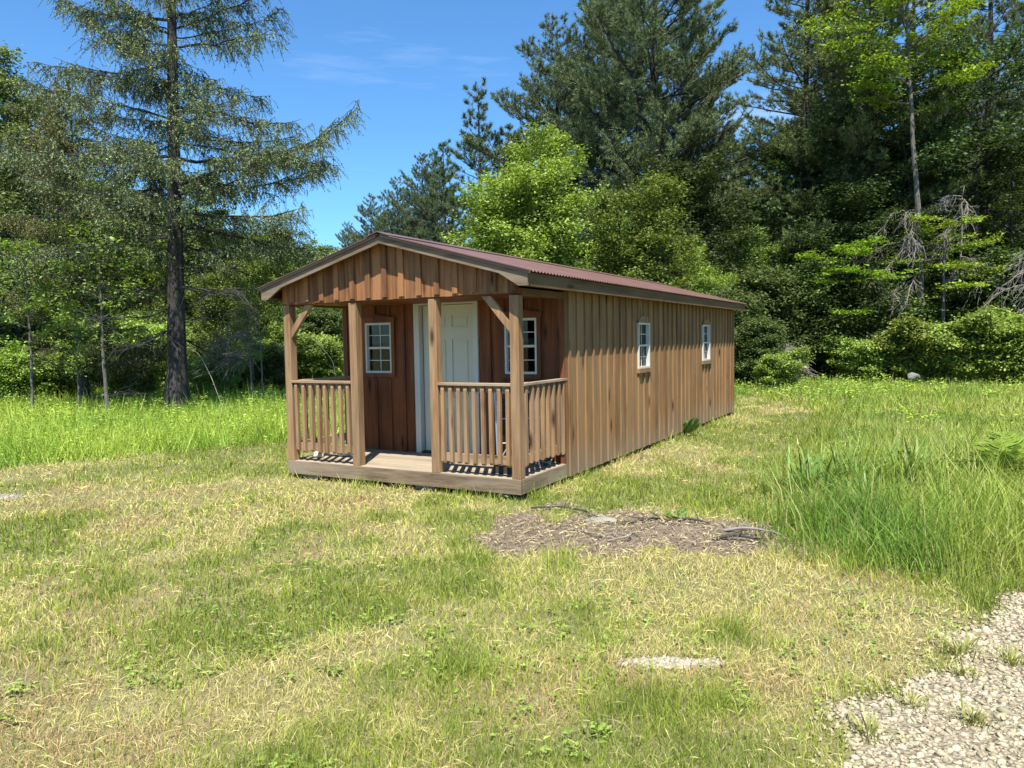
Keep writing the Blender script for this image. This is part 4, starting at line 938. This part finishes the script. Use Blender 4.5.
# ------------------------------------------------------------------ grass and ground plants
def sample_fan(n, r0_, r1_, power, rng, amax=.80):
    """random points in the clearing, thicker near the viewer's side of it: density falls as r**-power"""
    e = 2 - power; u = rng.random(n); r = (r0_ ** e + u * (r1_ ** e - r0_ ** e)) ** (1 / e); a = rng.uniform(-amax, amax, n)
    return r * np.sin(a), r * np.cos(a), r
def blades(g, x, y, h, w_, az, bend, col, rng, z=None, simple=False):
    z = ground_z(x, y) - .004 if z is None else z
    dx, dy = np.cos(az), np.sin(az); fa = rng.uniform(0, 6.283, len(x)); sx, sy = np.cos(fa) * w_ / 2, np.sin(fa) * w_ / 2
    B = np.stack([x, y, z], 1); S = np.stack([sx, sy, 0 * x], 1); dirv = np.stack([dx, dy, 0 * x], 1)
    ht = h * np.sqrt(np.clip(1 - bend ** 2, .03, 1)); up3 = np.array([0, 0, 1.0])
    mid = B + dirv * (h * bend * .32)[:, None] + up3 * (ht * .58)[:, None]; tip = B + dirv * (h * bend)[:, None] + up3 * ht[:, None]
    n = len(x)
    if simple:
        v = np.stack([B - S, B + S, tip], 1); g.add(v.reshape(-1, 3), tris=np.arange(n * 3).reshape(n, 3), col=np.repeat(col, 3, 0))
    else:
        v = np.stack([B - S, B + S, mid + S * .75, mid - S * .75, tip], 1); i = np.arange(n)[:, None] * 5
        g.add(v.reshape(-1, 3), i + np.array([[0, 1, 2, 3]]), i + np.array([[3, 2, 4]]), col=np.repeat(col, 5, 0))
GREEN = np.array([.17, .26, .035]); LIME = np.array([.33, .38, .06]); STRAW = np.array([.54, .49, .19]); TAN = np.array([.42, .32, .14])
def lawn_colour(x, y, n, rng):
    p = fbm(x, y, 1.5, 60, 4); q = fbm(x, y, .38, 61, 3); big = fbm(x, y, 4, 62, 2)
    lx, ly = to_local(x, y)
    s = (p - .5) * 3.6 + (q - .5) * 2.2 + (big - .5) * 1.0 + .36
    s = s + .22 * np.exp(-((ly + 1.3) / 1.2) ** 2) - .25 * sstep(.3, 1.5, x) * sstep(5.2, 3.0, y) + .25 * sstep(9, 14, y) * 0 - .15 * sstep(7, 12, y)
    s = np.clip(s, .06, .93); dry = rng.random(n) < s
    k = rng.random((n, 1)); gcol = GREEN * (1 - k) + LIME * k; k2 = rng.random((n, 1)) ** 1.6; dcol = STRAW * (1 - k2) + TAN * k2
    gcol = gcol * (1 + .5 * (s[:, None] - .4)) + np.array([.05, .02, .0]) * s[:, None]
    br = sstep(.54, .68, fbm(x, y, .8, 63, 4))[:, None] * .75; dcol = dcol * (1 - br) + np.array([.40, .27, .14]) * br
    return np.where(dry[:, None], dcol, gcol) * rng.lognormal(0, .16, (n, 1)), dry, s
rng = np.random.default_rng(100)
g = Geo(); n = 560000; x, y, r = sample_fan(n, 1.6, 24, 1.65, rng)
gm = gravel_mask(x, y); dm = dirt_mask(x, y); tm = tall_mask(x, y)
k = (~in_cabin(x, y, -.03)) & (rng.random(n) > gm * .97 - .02) & (rng.random(n) > dm * .62) & (tm < .7); k &= ~((gm > .8) & (rng.random(n) > .02 + .9 * sstep(.57, .63, fbm(x, y, .45, 97, 3))))
x, y, r, dm, tm, gm = x[k], y[k], r[k], dm[k], tm[k], gm[k]; n = len(x)
col, dry, s = lawn_colour(x, y, n, rng); hv = fbm(x, y, .55, 70, 3)
h = (.032 + .055 * hv ** 1.2 + .10 * tm + .02 * sstep(.05, .5, gm)) * rng.lognormal(0, .35, n); h = np.where(dry, h * .85, h)
lx, ly = to_local(x, y); dc = np.maximum(np.maximum(lx, -W - lx), np.maximum(-ly, ly - L)); h = h * (1 + .9 * np.exp(-(dc / .12) ** 2) * (vnoise(x / .2, y / .2, 5) > .35)); cl = sstep(.62, .8, fbm(x, y, .30, 71, 2)) * (~dry); h *= 1 + cl * .7
wd = np.maximum(.0030, .00105 * r) * rng.uniform(.7, 1.3, n)
bend = np.clip(np.where(dry, rng.normal(.80, .2, n), rng.normal(.48, .22, n)), .02, .98)
col = np.where((dm > .35)[:, None], np.array([.34, .27, .18]) * rng.lognormal(0, .3, (n, 1)), col); h = np.where(dm > .35, h * .7, h)
nr = r < 8
for sel, si in ((nr, False), (~nr, True)):
    blades(g, x[sel], y[sel], h[sel], wd[sel], rng.uniform(0, 6.283, sel.sum()), bend[sel], col[sel], rng, simple=si)
# clippings: dry straws lying loose on top
n2 = 42000; x, y, r = sample_fan(n2, 1.6, 14, 1.6, rng); _, _, s = lawn_colour(x, y, n2, rng); lx, ly = to_local(x, y)
k = (~in_cabin(x, y, .03)) & (gravel_mask(x, y) < .2) & (tall_mask(x, y) < .3) & (rng.random(n2) < .2 + .8 * s * sstep(.4, .62, fbm(x, y, .25, 73, 3))); x, y, r = x[k], y[k], r[k]; n2 = len(x)
az = rng.uniform(0, 6.283, n2); L_ = rng.uniform(.03, .11, n2); z = ground_z(x, y) + rng.uniform(.008, .045, n2)
Dv = np.stack([np.cos(az), np.sin(az), rng.normal(0, .18, n2)], 1); cards(g, np.stack([x, y, z], 1), Dv, unit(rng.normal(0, .5, (n2, 3)) + [0, 0, 1]), L_, np.maximum(.003, .001 * r), (STRAW * .98) * rng.lognormal(0, .2, (n2, 1)))
link_tag(g.build('lawn_grass', M['grass']), 'patchy mown grass, half green and half dried straw, in front of the cabin', 'grass', kind='stuff')

# tall meadow right of the cabin and the weedy band on the left
g = Geo(); n = 520000; x, y, r = sample_fan(n, 3.6, 48, 1.55, rng, .95); tm = tall_mask(x, y)
k = (~in_cabin(x, y, .08)) & (rng.random(n) < tm * 1.1) & (gravel_mask(x, y) < .3); x, y, r, tm = x[k], y[k], r[k], tm[k]; n = len(x)
left = x < np.interp(y, [8, 12, 18, 40], [-2, -1.5, 2, 6]); front = np.exp(-((y - 6.3) / 2.6) ** 2)
hp = fbm(x, y, .9, 80, 3); cl2 = sstep(.35, .75, fbm(x, y, .35, 86, 3)); h = np.where(left, .19 + .26 * hp, .12 + .18 * hp + .20 * front * (.45 + cl2)) * (.22 + .78 * tm) * rng.lognormal(0, .28, n)
h = np.where(~left & (y > 8), h * (1 - .35 * sstep(8, 10, y) * sstep(17, 13, y)), h)
pc = fbm(x, y, 1.3, 81, 3)[:, None]; kk = np.clip(pc * 2.4 - .75 + rng.normal(0, .25, (n, 1)), 0, 1)
cA = np.array([.155, .26, .03]); cB = np.array([.32, .40, .06]); col = cA * (1 - kk) + cB * kk; col = col * np.where(left, 1.3, 1)[:, None]
bl = sstep(.5, .65, fbm(x, y, .8, 83, 2))[:, None] * (~left)[:, None] * .4; col = col * (1 - bl) + np.array([.13, .25, .05]) * bl; yb = sstep(.48, .62, fbm(x, y, 1.1, 88, 3))[:, None] * (~left)[:, None] * .55; col = col * (1 - yb) + np.array([.34, .37, .08]) * yb
dr = rng.random(n) < np.where(left, .03, .07 + .16 * sstep(.5, .7, fbm(x, y, .8, 84, 2))); col = np.where(dr[:, None], STRAW * .85, col) * rng.lognormal(0, .14, (n, 1))
wd = np.maximum(.0045, .0011 * r) * rng.uniform(.6, 1.4, n); bend = np.clip(rng.normal(.52, .24, n), .02, .97); nr = r < 11
for sel, si in ((nr, False), (~nr, True)):
    blades(g, x[sel], y[sel], h[sel], wd[sel], rng.uniform(0, 6.283, sel.sum()), bend[sel], col[sel], rng, simple=si)
link_tag(g.build('meadow_grass', M['grass']), 'tall uncut green grass growing round the edges of the clearing', 'grass', kind='stuff')
# leafy weeds in the left band and deeper under the trees
g = Geo(); n = 12000; x, y, r = sample_fan(n, 8.5, 42, 1.2, rng, .95); tm = tall_mask(x, y); left = x < np.interp(y, [8, 12, 18, 40], [-2, -1.5, 2, 6])
k = (tm > .75) & (~in_cabin(x, y, .3)) & (left | (y > 17) | (rng.random(n) < .12)); x, y, r, left = x[k], y[k], r[k], left[k]; n = len(x)
hh = np.where(left, rng.uniform(.12, .50, n), rng.uniform(.1, .4, n)); m = 26; ci = np.repeat(np.arange(n), m); u = rng.beta(1.3, 1.2, len(ci))
az = rng.uniform(0, 6.283, len(ci)); rad = rng.uniform(0, .12, len(ci)); P_ = np.stack([x[ci] + np.cos(az) * rad, y[ci] + np.sin(az) * rad, ground_z(x, y)[ci] + hh[ci] * u], 1)
D = np.stack([np.cos(az), np.sin(az), rng.uniform(-.2, .6, len(ci))], 1); tone = rng.lognormal(0, .2, (n, 1))[ci]; Lf = rng.uniform(.04, .10, len(ci)) * np.clip(r[ci] / 14, .8, 1.25)
cards(g, P_, D, unit(rng.normal(0, .75, (len(ci), 3)) + [0, -.1, 1]), Lf * .75, Lf * .30, colmix(rng, len(ci), (.17, .28, .035), (.38, .48, .075), .15) * tone)
link_tag(g.build('leafy_weeds', M['grass']), 'lush bright green leafy weeds at the foot of the woods', 'weeds', kind='stuff')
# thatch and wood chips on the bare patch
g = Geo(); n = 11000; x = rng.uniform(-1.1, 2.7, n); y = rng.uniform(4.5, 7.4, n); k = (dirt_mask(x, y) > rng.uniform(.15, .8, n)) & ~in_cabin(x, y, .05); x, y = x[k], y[k]; n = len(x)
az = rng.uniform(0, 6.283, n); z = ground_z(x, y) + rng.uniform(.010, .035, n); Dv = np.stack([np.cos(az), np.sin(az), rng.normal(0, .2, n)], 1); L_ = rng.uniform(.02, .09, n)
cards(g, np.stack([x, y, z], 1), Dv, unit(rng.normal(0, .4, (n, 3)) + [0, 0, 1]), L_, rng.uniform(.004, .011, n), colmix(rng, n, (.20, .145, .085), (.44, .35, .21), .25))
link_tag(g.build('dry_thatch', M['straw']), 'grey brown dead thatch and chips strewn over the bare patch beside the cabin', 'thatch', kind='stuff')

# fallen sticks and stones
def stick(pts, r_, label, matk='dead', twigs=3, seed=0, name='fallen_branch'):
    r_ = r_ * .75
    rg = np.random.default_rng(seed); p = np.array(pts, float); t = np.linspace(0, 1, len(p)); tt = np.linspace(0, 1, 16)
    q = np.stack([np.interp(tt, t, p[:, i]) for i in range(3)], 1); q[1:-1] = (q[:-2] + q[1:-1] * 2 + q[2:]) / 4; q[:, :2] += rg.normal(0, r_ * .35, (16, 2)); q[:, 2] += ground_z(q[:, 0], q[:, 1]) + r_ * .6 + .004
    c = q[0].copy(); q -= c; g = Geo(); tubes(g, q, np.linspace(r_, r_ * .4, 16) * rg.uniform(.85, 1.15, 16), 7)
    for k in range(twigs):
        i = rg.integers(3, 14); d = unit(np.array([*rg.normal(0, 1, 2), .25])); L_ = rg.uniform(.06, .16); tp = q[i] + d * L_ * np.linspace(0, 1, 5)[:, None] + np.cumsum(rg.normal(0, .006, (5, 3)), 0); tubes(g, tp, np.linspace(r_ * .4, r_ * .15, 5), 5)
    o = g.build(name, M[matk], loc=c, smooth=True); return link_tag(o, label, 'branch')
stick([(.15, 6.75, .02), (.42, 6.78, .025), (.62, 6.62, .02), (.72, 6.38, .015)], .013, 'dark thin branch curving over the bare patch beside the porch corner', 'bark', 3, 1)
stick([(.80, 6.12, .0), (1.02, 6.10, .02), (1.15, 6.22, .02), (1.30, 6.10, .01)], .019, 'dark rotten stick at the middle of the bare patch', 'bark', 3, 2)
stick([(.45, 5.98, .01), (.60, 5.78, .02), (.78, 5.62, .015)], .010, 'straight thin grey stick lying left of the bent pale one', 'dead', 2, 3)
stick([(.70, 5.62, .01), (.86, 5.58, .05), (.90, 5.70, .05), (.78, 5.80, .02), (.66, 5.74, .01)], .011, 'pale hooked twig bent back on itself on the bare patch', 'dead', 2, 4)
stick([(1.30, 6.12, .0), (1.42, 6.00, .03), (1.56, 5.92, .01)], .021, 'short dark chunk of rotten wood by the grass edge of the bare patch', 'bark', 2, 5)
stick([(1.62, 5.78, .0), (1.78, 5.70, .06), (1.98, 5.62, .05), (2.08, 5.44, .0)], .017, 'arched grey root among dry grass at the right end of the bare patch', 'dead', 5, 6)
stick([(1.50, 5.62, .0), (1.66, 5.60, .04), (1.84, 5.52, .02)], .022, 'dark root stub just in front of the arched grey root', 'bark', 4, 7)
stick([(-10.6, 18.6, .28), (-9.7, 18.9, .34), (-8.9, 18.8, .30)], .05, 'pale fallen log lying in the sunlit weeds left of the larch', 'dead', 0, 8, 'fallen_log')
stick([(-7.0, 16.3, 1.5), (-6.7, 16.2, 1.35), (-6.4, 16.1, .8), (-6.1, 15.9, .1)], .016, 'bare pale bough slanting down to the ground right of the larch trunk', 'dead', 4, 9)
stick([(-4.9, 17.0, 1.8), (-4.4, 17.0, 1.6), (-4.0, 17.0, 1.1), (-3.95, 17.0, .05)], .010, 'bare pale bough bending to the ground beside the porch', 'dead', 4, 10)
st_ = lumpy('flat_stone', 'flat pale grey stone on the bare patch beside the curved branch', 'stone', (.74, 6.28, ground_z(np.array([.74]), np.array([6.28]))[0] + .0), (.13, .085, .028), M['stone'], 12, 3, .2)
M['stone2'] = plain('dull_grey_stone', (.16, .16, .14), .9, var=.3, scale=14, bmp=.5)
lumpy('grey_stone', 'small grey stone half hidden in the tall grass below the shrubs on the right', 'stone', (px(914, 21.5), 21.5, .22), (.20, .15, .12), M['stone2'], 13, 3, .25)

# leafy plants one can single out
def clump(name, label, cat, x, y, n, L_, wd_, c0, c1, seed, spread=.22, fr_=None):
    rg = np.random.default_rng(seed); g = Geo(); a = rg.uniform(0, 6.283, n); r_ = np.abs(rg.normal(0, spread, n)); bx, by = np.cos(a) * r_, np.sin(a) * r_
    K = 6; t = np.linspace(0, 1, K); az = a + rg.normal(0, .6, n); ln = L_ * rg.uniform(.55, 1.15, n); bd = rg.uniform(.2, 1.0, n)
    V = np.zeros((n, K, 2, 3)); w2 = wd_ * rg.uniform(.7, 1.2, n)
    for j, tj in enumerate(t):
        out = ln * bd * tj ** 1.8 * .8; up_ = ln * (tj - bd * .55 * tj ** 3); c = np.stack([bx + np.cos(az) * out, by + np.sin(az) * out, up_ - .01], 1)
        s = np.stack([-np.sin(az), np.cos(az), 0 * az], 1) * (w2 * (np.sin(np.pi * min(1, tj * .55 + .38)) ** .8 if tj < .98 else .08))[:, None] * .5
        V[:, j, 0] = c - s; V[:, j, 1] = c + s
    idx = np.arange(n * K * 2).reshape(n, K, 2); q = np.stack([idx[:, :-1, 0], idx[:, :-1, 1], idx[:, 1:, 1], idx[:, 1:, 0]], -1).reshape(-1, 4)
    col = np.repeat(colmix(rg, n, c0, c1, .12), K * 2, 0); g.add(V.reshape(-1, 3), q, col=col)
    o = g.build(name, M['grass'], loc=(x, y, ground_z(np.array([x]), np.array([y]))[0])); return link_tag(o, label, cat)
IR0, IR1 = (.12, .205, .035), (.23, .33, .075)
clump('daylily_clump', 'blue green strap leaved clump at the left end of the tall grass by the cabin', 'plant', 2.75, 6.9, 110, .60, .022, IR0, IR1, 1)
clump('daylily_clump', 'blue green strap leaved clump second from the left in the tall grass', 'plant', 3.25, 7.2, 110, .60, .022, IR0, IR1, 2)
clump('daylily_clump', 'tallest blue green strap leaved clump in the middle of the tall grass', 'plant', 3.66, 6.9, 120, .68, .022, IR0, IR1, 3)
clump('daylily_clump', 'short strap leaved clump in front of the tallest clump', 'plant', 3.0, 6.35, 80, .48, .02, IR0, (.18, .30, .07), 4)
def frond_plant(name, label, cat, x, y, nf, L_, c0, c1, seed, pin=14):
    rg = np.random.default_rng(seed); g = Geo()
    for k in range(nf):
        az = rg.uniform(0, 6.283); el = rg.uniform(.8, 1.3); d = np.array([math.cos(az) * math.cos(el), math.sin(az) * math.cos(el), math.sin(el)])
        pt_ = curve_path([[rg.normal(0, .04), rg.normal(0, .04), 0]], [d], [L_ * rg.uniform(.7, 1.1)], 12, .35, 0, .02, rg); tubes(g, pt_, np.linspace(.004, .0015, 12)[None], 3, col=(.14, .2, .05))
        t_ = np.repeat(np.linspace(.22, .99, pin), 2); f0, fd = at_t(pt_, np.zeros(len(t_), int), t_); sd_ = unit(np.cross(fd, [0, 0, 1])) * np.tile([-1, 1], pin)[:, None]
        ll = L_ * .30 * np.sin(np.pi * (1 - t_) ** .8 * .85 + .15); cards(g, f0, sd_ + fd * .45 + rg.normal(0, .06, fd.shape), np.cross(sd_, fd) * np.tile([-1, 1], pin)[:, None] + [0, 0, .4], ll, ll * .28, colmix(rg, len(t_), c0, c1, .1))
    o = g.build(name, M['grass'], loc=(x, y, ground_z(np.array([x]), np.array([y]))[0])); return link_tag(o, label, cat)
FE0, FE1 = (.17, .26, .03), (.27, .35, .055)
frond_plant('fern', 'yellow green fern among the tall grass near the right edge', 'fern', 4.62, 7.2, 12, .75, FE0, FE1, 1)
frond_plant('fern', 'yellow green fern cut by the right edge above the tall grass', 'fern', 5.15, 7.55, 12, .8, FE0, FE1, 2)
frond_plant('fern', 'smaller fern just left of the two big ones in the tall grass', 'fern', 4.15, 7.6, 10, .6, FE0, FE1, 3)
clump('leafy_weed', 'dark green narrow leaved weed over the shadowed hollow in the tall grass', 'weed', 2.68, 5.55, 80, .46, .016, (.07, .13, .03), (.15, .23, .05), 24, .12)
for i_, (tx, ty, tl, lab_) in enumerate(((2.12, 3.52, .17, 'yellow green grass tuft growing out of the gravel, furthest from the lower edge'), (2.3, 3.42, .12, 'small dry grass tuft in the gravel at the right edge'), (1.78, 2.86, .10, 'dry grass tuft in the gravel near the bottom right corner'), (1.33, 2.78, .11, 'grass tuft at the ragged left edge of the gravel'), (2.0, 3.3, .09, 'low grass tuft in the gravel between the larger tufts'), (1.62, 3.02, .08, 'smallest grass tuft in the middle of the gravel'))):
    clump('grass_tuft', lab_, 'grass tuft', tx, ty, 70, tl, .006, (.20, .25, .05), (.46, .42, .17), 60 + i_, .05)
frond_plant('leafy_weed', 'green weed growing up against the right wall of the cabin', 'weed', *lw(.10, 5.35)[:2], 7, .45, (.10, .18, .03), (.2, .3, .06), 5)
frond_plant('leafy_weed', 'small weed sprouting beside the dark chunk of wood on the bare patch', 'weed', 1.34, 6.2, 6, .2, (.10, .18, .03), (.22, .3, .06), 6)
gp = None
def buttercup(x, y, seed, h):
    rg = np.random.default_rng(seed); t = thing('buttercup', 'yellow wildflower head standing above the tall grass', 'flower', (x, y, ground_z(np.array([x]), np.array([y]))[0]), 0, 'yellow wildflowers in the tall grass')
    g = Geo(); p = np.array([[0, 0, 0], [.01, 0, h * .5], [rg.normal(0, .03), rg.normal(0, .02), h]]); tubes(g, p, np.array([.003, .0025, .002]), 4, col=(.12, .2, .03)); g.build('stem', M['grass'], t)
    g = Geo(); a = np.arange(6) * 1.047; cards(g, np.tile(p[-1], (6, 1)), np.stack([np.cos(a), np.sin(a), 0 * a + .25], 1), np.tile([0, 0, 1.], (6, 1)), np.full(6, .022), np.full(6, .02), np.tile([.75, .62, .03], (6, 1))); g.build('petals', M['grass'], t)
for i, (c_, d_) in enumerate(((912, 8.3), (903, 8.6), (918, 8.0), (925, 8.5), (893, 8.9), (942, 8.8), (908, 7.7), (930, 9.6))): buttercup(px(c_, d_), d_, i, .62 + .03 * (i % 3))
print('plants done')

# clover and plantain leaves low in the lawn
rng = np.random.default_rng(301); g = Geo(); n = 3000; x, y, r = sample_fan(n, 1.8, 13, 1.5, rng)
k = (fbm(x, y, .6, 90, 3) > .52) & (gravel_mask(x, y) < .3) & (dirt_mask(x, y) < .3) & ~in_cabin(x, y, .05) & (tall_mask(x, y) < .4); x, y = x[k], y[k]; n = len(x)
m = 7; ci = np.repeat(np.arange(n), m); az = rng.uniform(0, 6.283, n * m); rd = rng.uniform(.005, .035, n * m)
P_ = np.stack([x[ci] + np.cos(az) * rd, y[ci] + np.sin(az) * rd, ground_z(x, y)[ci] + rng.uniform(.012, .045, n * m)], 1); Lf = rng.uniform(.014, .034, n * m)
cards(g, P_, np.stack([np.cos(az), np.sin(az), rng.uniform(-.1, .4, n * m)], 1), unit(rng.normal(0, .35, (n * m, 3)) + [0, 0, 1]), Lf, Lf * .7, colmix(rng, n * m, (.17, .26, .04), (.30, .38, .08), .15))
link_tag(g.build('lawn_weeds', M['grass']), 'low clover and broad leaved weeds scattered through the mown grass', 'weeds', kind='stuff')
